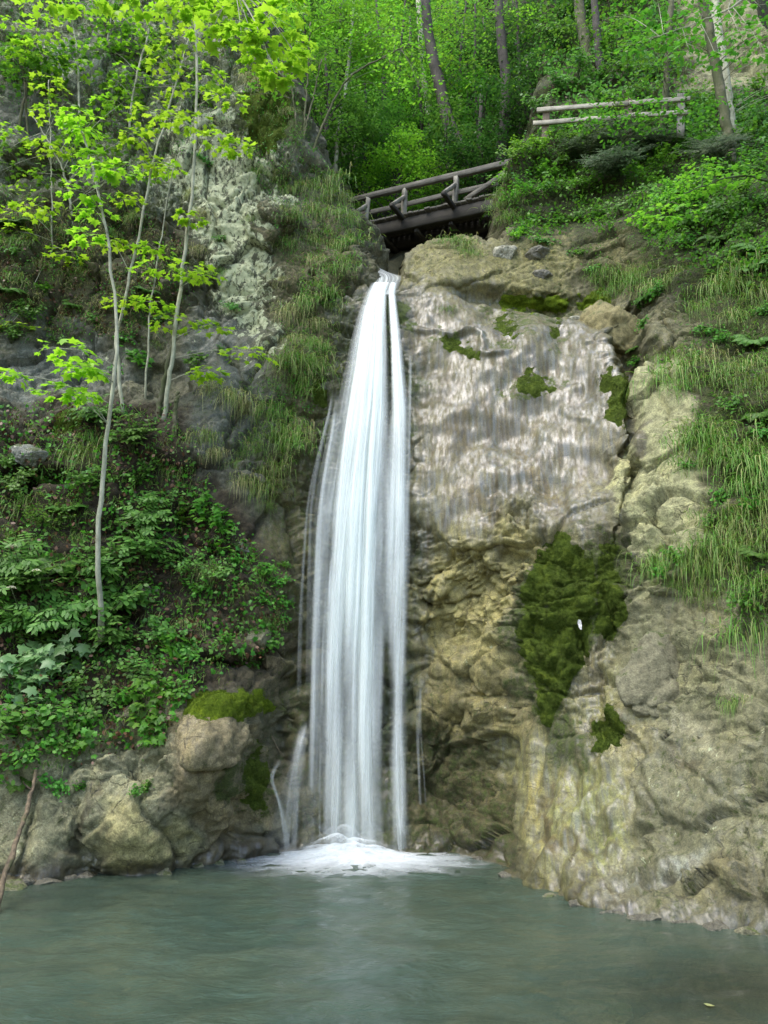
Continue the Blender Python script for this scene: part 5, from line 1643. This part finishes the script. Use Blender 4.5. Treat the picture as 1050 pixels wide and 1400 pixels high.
# ------------------------------------------------------------------ herbs, ferns and shrubs
def shrub_proto(name, seed, kind, leaf):
    r_ = np.random.default_rng(seed)
    st = random.getstate(); random.seed(seed)
    root = empty(name, (0, 0, 0), link=False)
    mb, L = MB(), Leaves()
    if kind == 'fern':
        for k in range(11):
            a = k / 11 * 6.28 + r_.normal(0, .2)
            ln = r_.uniform(.38, .6)
            out = Vector((math.cos(a), math.sin(a), 0))
            pts = [out * (ln * .9 * t) + Vector((0, 0, ln * (1.15 * t - 1.0 * t * t))) for t in np.linspace(0, 1, 10)]
            mb.tube(pts, np.linspace(.004, .0015, 10), 4)
            side = Vector((-out.y, out.x, 0))
            for i in range(26):
                t = .08 + .92 * i / 25
                p = out * (ln * .9 * t) + Vector((0, 0, ln * (1.15 * t - 1.0 * t * t)))
                w = .15 * math.sin(math.pi * min(1, t * .9 + .12)) ** .8 + .01
                for sg in (-1, 1):
                    L.add(T_OVAL, [tuple(p)], [tuple(side * sg + out * .35 + Vector((0, 0, -.15)))], [(r_.normal(0, .15), r_.normal(0, .15), 1)], w)
    else:
        ns, hh, rr, T, ls, per = {
            'elder': (9, .85, .6, None, .12, 7), 'maple': (8, .55, .5, T_MAPLE, .15, 8), 'herb': (14, .34, .3, T_WIDE, .085, 9),
            'bramble': (9, .4, .55, T_WIDE, .075, 26), 'hazel': (9, .8, .6, T_WIDE, .10, 26), 'ivy': (12, .1, .5, T_MAPLE, .07, 16), 'yew': (16, .9, .7, T_NEEDLE, .085, 0)}[kind]
        for k in range(ns):
            a = r_.uniform(0, 6.28)
            rad = rr * math.sqrt(r_.uniform(.05, 1))
            top = Vector((math.cos(a) * rad, math.sin(a) * rad, hh * r_.uniform(.5, 1.05) * (1 - .3 * rad / rr)))
            C = curve([(0, 0, 0), top * .5 + Vector((0, 0, hh * .18)), top], 8, .006)
            mb.tube(C, np.linspace(.009, .0025, len(C)), 4)
            if kind == 'elder':
                for q in range(per):
                    t = .4 + .6 * q / (per - 1)
                    p = C[int(t * (len(C) - 1))]
                    b = r_.uniform(0, 6.28)
                    ax = Vector((math.cos(b), math.sin(b), r_.uniform(-.1, .25))).normalized()
                    sd = Vector((-ax.y, ax.x, 0))
                    mb.tube([p, p + ax * .12, p + ax * .24 + Vector((0, 0, -.02))], [.003, .002, .001], 3)
                    for i in range(3):
                        for sg in (-1, 1):
                            L.add(T_OVAL, [tuple(p + ax * (.08 + .06 * i))], [tuple(sd * sg + ax * .5 + Vector((0, 0, -.2)))], [(r_.normal(0, .2), r_.normal(0, .2) - .15, 1)], ls * r_.uniform(.8, 1.15))
                    L.add(T_OVAL, [tuple(p + ax * .24)], [tuple(ax + Vector((0, 0, -.3)))], [(0, -.15, 1)], ls * 1.1)
            elif kind == 'yew':
                for q in range(16):
                    p = C[min(len(C) - 1, int((.25 + .75 * q / 15) * (len(C) - 1)))]
                    b = r_.uniform(0, 6.28)
                    ax = np.array([math.cos(b), math.sin(b), r_.uniform(-.25, .35)])
                    n = 22
                    tt = np.linspace(0, .28, n)[:, None]
                    pp = np.array(p) + ax * tt
                    sdv = np.array([-ax[1], ax[0], 0]) * np.where(np.arange(n) % 2, 1, -1)[:, None]
                    L.add(T_NEEDLE, pp, sdv + ax * .5 + r_.normal(0, .15, (n, 3)), np.array([0, -.1, 1]) + r_.normal(0, .3, (n, 3)), ls)
            else:
                n = per
                tt = r_.uniform(.35, 1, n)
                pp = np.array([tuple(C[int(t * (len(C) - 1))]) for t in tt]) + r_.normal(0, .05, (n, 3))
                b = r_.uniform(0, 6.28, n)
                d = np.stack([np.cos(b), np.sin(b) - .2, r_.uniform(-.5, .15, n)], 1)
                L.add(T, pp, d, np.array([0, -.3, 1]) + r_.normal(0, .28, (n, 3)), ls * r_.uniform(.65, 1.2, n))
    s1 = mb.build('stem', M['stem'], root, link=False)
    s2 = L.build('foliage', M[leaf], root, link=False)
    random.setstate(st)
    return root, [s1, s2]


SP = {}
for nm, kind, leaf in [('elder_shrub', 'elder', 'shade'), ('maple_seedling', 'maple', 'pale'), ('leafy_herb', 'herb', 'herb'), ('fern', 'fern', 'fern'), ('bramble', 'bramble', 'shade'), ('hazel_shrub', 'hazel', 'green'), ('ivy', 'ivy', 'herb'), ('yew_bush', 'yew', 'yew')]:
    SP[kind] = [shrub_proto(nm, 300 + 7 * len(SP) + q, kind, leaf) for q in range(2)]
SP['hazeld'] = [shrub_proto('hazel_shrub', 391, 'hazel', 'shade'), shrub_proto('hazel_shrub', 393, 'hazel', 'far')]
SP['limeh'] = [shrub_proto('hazel_shrub', 395, 'hazel', 'farlime')]
SP['mapleg'] = [shrub_proto('maple_seedling', 397, 'maple', 'green')]
DESC = {'elder': ('dark feathery elder shrub', 'shrub'), 'maple': ('pale broad maple seedling', 'seedling'), 'herb': ('low bright leafy herb', 'herb'), 'fern': ('green fern', 'fern'), 'bramble': ('trailing bluish bramble', 'bramble'),
        'hazel': ('green hazel shrub', 'shrub'), 'ivy': ('flat ivy patch', 'ivy'), 'yew': ('needled yew bush', 'bush'), 'hazeld': ('dusky small leaved shrub', 'shrub'), 'limeh': ('bright yellowish shrub', 'shrub'), 'mapleg': ('fresh green maple seedling', 'seedling')}


def plants(where, pts, group):
    for kind in DESC:
        ps = [p for p in pts if p[2] == kind]
        if not ps: continue
        od = order(ps)
        for p, o_ in zip(ps, od):
            loc, nor = hit(p[0], p[1])
            up = (Vector((0, -.15, 1)) * .75 + nor * .45).normalized()
            q = Vector((0, 0, 1)).rotation_difference(up)
            e = (q.to_matrix() @ Matrix.Rotation(random.uniform(0, 6.28), 3, 'Z')).to_euler()
            pr, parts = random.choice(SP[kind])
            c = clone(pr, parts, loc - nor * .03, e, (p[3] if len(p) > 3 else 1) * random.uniform(.88, 1.12))
            tag(c, f'{DESC[kind][0]} {where}' + (f', {o_}' if len(ps) > 1 else ''), DESC[kind][1], group)


G1 = 'plants on the shady bank'
plants('at the bank foot', [(40, 935, 'maple', 1.2), (85, 925, 'maple', 1.2), (15, 960, 'maple', 1.1), (60, 985, 'herb', 1.3), (100, 990, 'herb', 1.2), (20, 1010, 'herb', 1.3), (35, 1040, 'herb'), (75, 1030, 'herb', .9), (120, 975, 'bramble', 1), (10, 1000, 'bramble', 1), (80, 1020, 'fern', .6), (62, 1075, 'herb', .5), (80, 1085, 'herb', .5), (110, 1080, 'herb', .5), (105, 1020, 'mapleg', .7), (155, 1010, 'herb', .45), (200, 1080, 'herb', .5), (185, 1085, 'herb', .35), (215, 1010, 'mapleg', .6), (25, 1075, 'fern', .4)], G1)
plants('in the lower part of the bank', [(20, 880, 'elder', 1.1), (70, 870, 'elder', 1.1), (160, 900, 'elder', 1), (200, 915, 'bramble', 1.1), (235, 900, 'mapleg', .9), (205, 960, 'mapleg', .9), (195, 990, 'mapleg', .8), (255, 900, 'herb', 1), (185, 940, 'bramble', 1), (240, 955, 'herb', .8), (90, 950, 'bramble', 1.1), (50, 910, 'hazeld', .9), (215, 880, 'hazeld', .8), (170, 965, 'herb', .9)], G1)
plants('in the middle of the bank', [(20, 800, 'elder', 1.2), (55, 830, 'elder', 1.1), (140, 850, 'hazeld', 1.2), (180, 840, 'hazeld', 1.1), (160, 800, 'elder', 1.1), (200, 780, 'elder', 1), (245, 780, 'bramble', 1), (265, 810, 'herb', 1), (80, 775, 'fern', 1), (20, 780, 'bramble'), (130, 800, 'hazeld', 1)], G1)
plants('in the upper part of the bank', [(20, 680, 'hazeld', .9), (60, 660, 'fern', 1), (90, 700, 'fern', .9), (120, 680, 'hazeld', .8), (180, 620, 'elder', .9), (140, 590, 'elder', .9), (190, 660, 'bramble', 1), (220, 690, 'bramble', 1), (250, 720, 'mapleg', .8), (270, 700, 'mapleg', .8), (200, 730, 'elder', .9), (150, 760, 'fern', .8), (60, 720, 'bramble', 1), (15, 640, 'bramble', .9)], G1)
plants('on the ledge close to the fall', [(300, 760, 'mapleg', .7), (320, 780, 'herb', .9), (365, 790, 'herb', .9), (385, 800, 'herb', .8), (370, 815, 'ivy', .8), (390, 830, 'herb', .6), (365, 885, 'herb', .8), (340, 905, 'ivy', .6), (300, 790, 'bramble', .9), (310, 730, 'mapleg', .7), (290, 720, 'mapleg', .8), (310, 880, 'herb', .6), (385, 770, 'ivy', .6), (380, 850, 'herb', .5)], G1)
plants('clinging to the grey cliff', [(15, 310, 'fern', 1), (10, 400, 'fern', .9), (40, 445, 'hazeld', .7), (15, 470, 'hazeld', .8), (190, 500, 'mapleg', .7), (270, 500, 'mapleg', .7), (130, 440, 'herb', .7), (240, 360, 'herb', .5), (160, 510, 'herb', .7), (30, 420, 'bramble', .7), (300, 480, 'herb', .5), (60, 130, 'hazeld', .9), (15, 90, 'hazeld', 1), (150, 40, 'hazeld', 1), (230, 60, 'hazeld', .9), (310, 60, 'hazeld', .8), (90, 20, 'hazeld', 1), (30, 60, 'fern', 1), (190, 100, 'fern', .9), (270, 130, 'herb', .8), (110, 150, 'herb', .8), (200, 190, 'herb', .8), (60, 200, 'fern', .8), (280, 220, 'ivy', .8), (320, 420, 'ivy', .7), (300, 330, 'herb', .6), (200, 400, 'fern', .6), (100, 420, 'fern', .7), (60, 400, 'herb', .8), (20, 350, 'herb', .9), (170, 470, 'herb', .8), (220, 440, 'bramble', .7), (80, 470, 'bramble', .8)], G1)
G2 = 'plants on the wooded slope'
plants('around the near end of the bridge', [(700, 225, 'limeh', .8), (712, 210, 'limeh', .7), (694, 250, 'limeh', .7), (725, 220, 'hazel', .9), (740, 205, 'limeh', .7), (720, 270, 'hazel', .8), (702, 280, 'hazel', .7), (745, 250, 'hazel', .9), (730, 300, 'ivy', 1), (715, 320, 'herb', .8), (705, 330, 'limeh', .5), (770, 300, 'ivy', 1), (745, 330, 'ivy', 1), (760, 270, 'hazel', .9)], G2)
plants('beneath the wooden fence', [(760, 200, 'hazel', .9), (790, 200, 'limeh', .8), (780, 235, 'hazel', .9), (815, 190, 'hazel', 1), (830, 215, 'yew', 1.2), (860, 225, 'yew', 1.3), (840, 250, 'yew', 1.1), (800, 265, 'hazel', .9), (880, 200, 'hazel', .9), (870, 260, 'hazel', 1), (910, 235, 'hazel', 1), (900, 270, 'bramble', 1), (850, 290, 'bramble', 1), (820, 300, 'herb', .9), (890, 215, 'yew', 1), (800, 225, 'yew', .9), (790, 300, 'bramble', .8), (930, 215, 'hazel', .9), (850, 195, 'limeh', .6), (940, 190, 'hazel', .8), (838, 190, 'limeh', 1.25), (812, 200, 'limeh', 1.0), (862, 185, 'limeh', 1.1), (905, 172, 'hazel', .8), (925, 165, 'hazel', .8), (880, 178, 'hazel', .7), (950, 165, 'hazel', .8), (965, 150, 'hazel', 1), (985, 150, 'hazel', 1), (935, 150, 'hazel', .8)], G2)
plants('under the leaning pale tree', [(950, 210, 'hazel', 1), (975, 235, 'yew', 1.1), (1020, 200, 'hazel', 1), (1045, 180, 'hazel', 1.1), (1045, 230, 'hazel', 1), (1010, 250, 'hazel', 1), (960, 260, 'hazel', 1), (930, 290, 'limeh', .9), (1045, 280, 'bramble', 1), (1000, 290, 'bramble', 1), (960, 310, 'bramble', 1), (1030, 320, 'bramble', 1), (985, 330, 'fern', .9), (925, 270, 'limeh', .8), (950, 280, 'limeh', .8), (905, 290, 'limeh', .8), (1020, 270, 'limeh', .8), (900, 320, 'herb', .9), (1040, 345, 'fern', 1), (940, 340, 'herb', .9)], G2)
plants('on the dark slope above the fence', [(760, 130, 'hazeld', 1.3), (790, 110, 'hazeld', 1.3), (830, 120, 'hazeld', 1.3), (860, 110, 'hazel', 1.2), (740, 160, 'hazeld', 1.1), (880, 140, 'hazel', 1.1), (780, 70, 'hazeld', 1.4), (840, 80, 'hazel', 1.3), (930, 150, 'hazel', 1.1), (900, 110, 'hazel', 1.2), (820, 150, 'hazeld', 1), (1040, 140, 'hazel', 1.1), (870, 70, 'limeh', 1.2), (850, 50, 'limeh', 1.2), (760, 60, 'hazeld', 1.4), (1010, 150, 'hazel', 1)], G2)
plants('beyond the edge of the side wall', [(1090, 300, 'hazel', 1.1), (1130, 250, 'hazel', 1.1), (1110, 380, 'bramble', 1), (1160, 330, 'hazel', 1.1), (1100, 480, 'herb', 1), (1140, 560, 'fern', .9), (1100, 640, 'herb', 1), (1150, 700, 'bramble', 1), (1110, 780, 'fern', .8), (1180, 450, 'hazel', 1)], G2)
plants('in the cleft by the yellow boulder', [(875, 425, 'herb', .8), (880, 450, 'herb', .8), (865, 480, 'fern', .5), (886, 410, 'fern', .7), (870, 500, 'herb', .6), (900, 405, 'herb', .9), (812, 372, 'herb', .7), (1040, 365, 'fern', .8), (790, 345, 'ivy', .7)], G2)
plants('among the grass of the side wall', [(905, 790, 'herb', .7), (920, 770, 'herb', .7), (975, 720, 'herb', .6), (1045, 600, 'herb', .8), (940, 640, 'herb', .5), (925, 760, 'fern', .5), (1040, 760, 'fern', .6), (950, 490, 'herb', .5), (990, 470, 'herb', .8), (1030, 470, 'fern', .7), (1000, 560, 'herb', .8), (1040, 570, 'fern', .7), (985, 690, 'herb', .7), (1030, 700, 'herb', .7), (1020, 830, 'herb', .7), (970, 450, 'ivy', .8), (1045, 430, 'herb', .8)], G2)
# flower heads on the elder by the water
for i, (x, y) in enumerate([(42, 845), (74, 822), (20, 783), (44, 790)]):
    loc, nor = hit(x, y)
    L = Leaves()
    n = 90
    v = rng.normal(0, 1, (n, 3)); v = unit(v); v[:, 2] = np.abs(v[:, 2]) * .45
    L.add(T_WIDE, v * .055, v + np.array([0, 0, .2]), rng.normal(0, .3, (n, 3)) + np.array([0, -.3, 1]), .018)
    o = L.build('flower_head', M['flower'])
    o.location = loc + Vector((0, -.75, .35))
    st_ = MB(); st_.tube([(0, 0, 0), (.02, .12, -.15), (.03, .3, -.32)], [.004, .005, .006], 5)
    st_.build('stalk', M['stem'], o)
    tag(o, ['cream elder flower head, the largest and lowest of four', 'cream elder flower head, furthest from the picture edge', 'cream elder flower head nearest the picture edge', 'cream elder flower head, small and high, between two others'][i], 'flower')

# ------------------------------------------------------------------ uncountable cover
def cover(name, polys, n, mat, T, size, seed, clump=5, rad=.10, kind='stuff', up=.5, dens=None, label=None):
    r_ = np.random.default_rng(seed)
    L = Leaves()
    P_, N_ = [], []
    xs_ = [p[0] for po in polys for p in po]; ys_ = [p[1] for po in polys for p in po]
    got = 0
    tries = 0
    cand = np.stack([r_.uniform(min(xs_), max(xs_), n * 8), r_.uniform(min(ys_), max(ys_), n * 8)], 1)
    ok = np.zeros(len(cand), bool)
    for po in polys: ok |= sdf_poly(cand[:, 0], cand[:, 1], po) < 0
    nz = perlin(np.stack([cand[:, 0] / 38, cand[:, 1] / 38, np.full(len(cand), seed * 1.7)], 1))
    ok &= nz > r_.uniform(-.55, .35, len(cand))
    cand = cand[ok][:n]
    for x, y in cand:
        loc, nor = hit(x, y)
        P_.append(tuple(loc)); N_.append(tuple(nor))
    P_ = np.repeat(np.array(P_), clump, 0); N_ = np.repeat(np.array(N_), clump, 0)
    k = len(P_)
    P_ = P_ + r_.normal(0, rad, (k, 3)) + N_ * np.abs(r_.normal(0, .05, (k, 1)))
    d = unit(N_ * .6 + r_.normal(0, .8, (k, 3)) + np.array([0, -.1, -.15]))
    nr = N_ * .5 + np.array([0, 0, up]) + r_.normal(0, .4, (k, 3))
    L.add(T, P_, d, nr, size * r_.uniform(.5, 1.3, k))
    o = L.build(name, M[mat])
    tag(o, label, None, None, kind)


bankp = [(-30, 560), (240, 560), (270, 640), (310, 720), (375, 775), (385, 850), (360, 895), (320, 915), (250, 955), (235, 1010), (130, 1040), (-30, 1060)]
slopep = [(690, 215), (740, 175), (860, 185), (1080, 150), (1220, 140), (1220, 380), (1080, 380), (1000, 380), (890, 330), (820, 310), (760, 325), (705, 325)]
slopeu = [(730, 0), (930, 0), (935, 140), (1080, 150), (1080, 200), (740, 185)]
sidew = [(920, 420), (1080, 370), (1220, 370), (1220, 860), (1080, 860), (1000, 830), (985, 700), (945, 560)]
cover('undergrowth', [bankp], 1000, 'shade', T_WIDE, .07, 41, 6)
cover('undergrowth', [bankp], 500, 'herb', T_MAPLE, .075, 42, 5)
cover('leaf_litter', [bankp, [(-30, 270), (250, 300), (250, 460), (-30, 450)], slopeu], 1600, 'litter', T_WIDE, .07, 43, 4, .1, up=.1)
cover('undergrowth', [slopep], 3800, 'green', T_WIDE, .08, 44, 6, .12)
cover('undergrowth', [slopeu], 2200, 'far', T_WIDE, .12, 45, 6, .2)
cover('undergrowth', [sidew, [(780, 330), (960, 330), (960, 420), (830, 400)]], 1300, 'herb', T_OVAL, .06, 46, 5, .08)
cover('undergrowth', [[(-30, 260), (160, 260), (260, 340), (250, 460), (-30, 470)], [(330, 90), (400, 110), (450, 240), (490, 340), (450, 480), (400, 620), (350, 560), (400, 400), (340, 200)], [(-30, 0), (330, 0), (320, 160), (200, 240), (-30, 230)]], 2600, 'herb', T_OVAL, .055, 47, 5, .07)
cover('undergrowth', [[(440, -10), (740, -10), (700, 215), (560, 260), (490, 290), (470, 250)]], 2300, 'far', T_FAR, .2, 48, 7, .4)


def short_grass(polys, n, mat, length, seed, per=5):
    r_ = np.random.default_rng(seed)
    xs_ = [p[0] for po in polys for p in po]; ys_ = [p[1] for po in polys for p in po]
    cand = np.stack([r_.uniform(min(xs_), max(xs_), n * 8), r_.uniform(min(ys_), max(ys_), n * 8)], 1)
    ok = np.zeros(len(cand), bool)
    for po in polys: ok |= sdf_poly(cand[:, 0], cand[:, 1], po) < 0
    nz = perlin(np.stack([cand[:, 0] / 30, cand[:, 1] / 22, np.full(len(cand), seed * 2.3)], 1))
    ok &= nz > r_.uniform(-.4, .3, len(cand))
    V = []
    for x, y in cand[ok][:n]:
        loc, nor = hit(x, y)
        p = np.array(loc)
        for _ in range(per):
            b = p + r_.normal(0, .05, 3)
            d = unit(np.array(nor) * .7 + r_.normal(0, .45, 3) + np.array([0, -.2, .25]))
            ln = length * r_.uniform(.5, 1.2)
            sd = unit(np.cross(d, r_.normal(0, 1, 3))) * .005
            m = b + d * ln * .5
            e = b + d * ln * .85 + np.array([0, 0, -.55 * ln])
            V += [b - sd, b + sd, m + sd * .8, m - sd * .8, e]
    V = np.array(V)
    k = len(V) // 5
    i = np.arange(k)[:, None] * 5
    o = mk('grass', V, [i + np.array([[0, 1, 2, 3]]), i + np.array([[3, 2, 4]])], M[mat], None, False)
    tag(o, kind='stuff')


short_grass([[(335, 90), (400, 110), (452, 235), (492, 350), (470, 430), (440, 520), (400, 620), (340, 640), (300, 540), (390, 480), (400, 330), (340, 210)]], 700, 'grass_g', .16, 61)
short_grass([[(920, 400), (1080, 360), (1080, 870), (1000, 840), (985, 700), (940, 560)], [(800, 360), (930, 350), (930, 400), (820, 395)]], 400, 'grass_g', .16, 62)
short_grass([bankp], 900, 'grass_g', .22, 63)
short_grass([[(-30, 270), (150, 270), (250, 340), (250, 460), (-30, 450)]], 700, 'grass_s', .2, 64)

# a yellow leaf afloat
lf = Leaves()
lf.add(T_WIDE, [(0, 0, 0)], [(1, -.3, 0)], [(0, 0, 1)], .08)
o = lf.build('floating_leaf', M['grass_s'])
o.location = at(962, 1376, wl(1376)) + Vector((0, 0, .02))
tag(o, 'small yellowish leaf afloat on the pool', 'leaf')

# ------------------------------------------------------------------ daylight
SUN_EL, SUN_AZ = R(64), R(228)      # azimuth clockwise from +Y: the light comes from behind the camera, mostly from its left
w = bpy.data.worlds.new('World')
S.world = w
w.use_nodes = True
nt = w.node_tree
bg = nt.nodes['Background']
sky = nt.nodes.new('ShaderNodeTexSky')
sky.sky_type = 'NISHITA'
sky.sun_disc = False
sky.sun_elevation = SUN_EL
sky.sun_rotation = SUN_AZ
sky.air_density = 1.0
sky.dust_density = 2.4
sky.ozone_density = 1.0
nt.links.new(sky.outputs[0], bg.inputs[0])
bg.inputs[1].default_value = .15
sl = bpy.data.lights.new('sun', 'SUN')
sl.energy = .8
sl.angle = R(40)
sl.color = (1.0, .965, .9)
so = bpy.data.objects.new('sun', sl)
COL.objects.link(so)
so.location = (-10, -10, 40)
dv = Vector((math.sin(SUN_AZ) * math.cos(SUN_EL), math.cos(SUN_AZ) * math.cos(SUN_EL), math.sin(SUN_EL)))
so.rotation_euler = (-dv).to_track_quat('-Z', 'Y').to_euler()

vs = S.view_settings
vs.view_transform = 'Standard'
vs.look = 'None'
vs.exposure = 1.6
vs.gamma = 1
S.render.engine = 'CYCLES'
S.cycles.transparent_max_bounces = 40
S.cycles.max_bounces = 8
S.cycles.diffuse_bounces = 4
S.cycles.glossy_bounces = 3
S.cycles.transmission_bounces = 4
S.cycles.use_denoising = True
S.render.resolution_x = 768
S.render.resolution_y = 1024
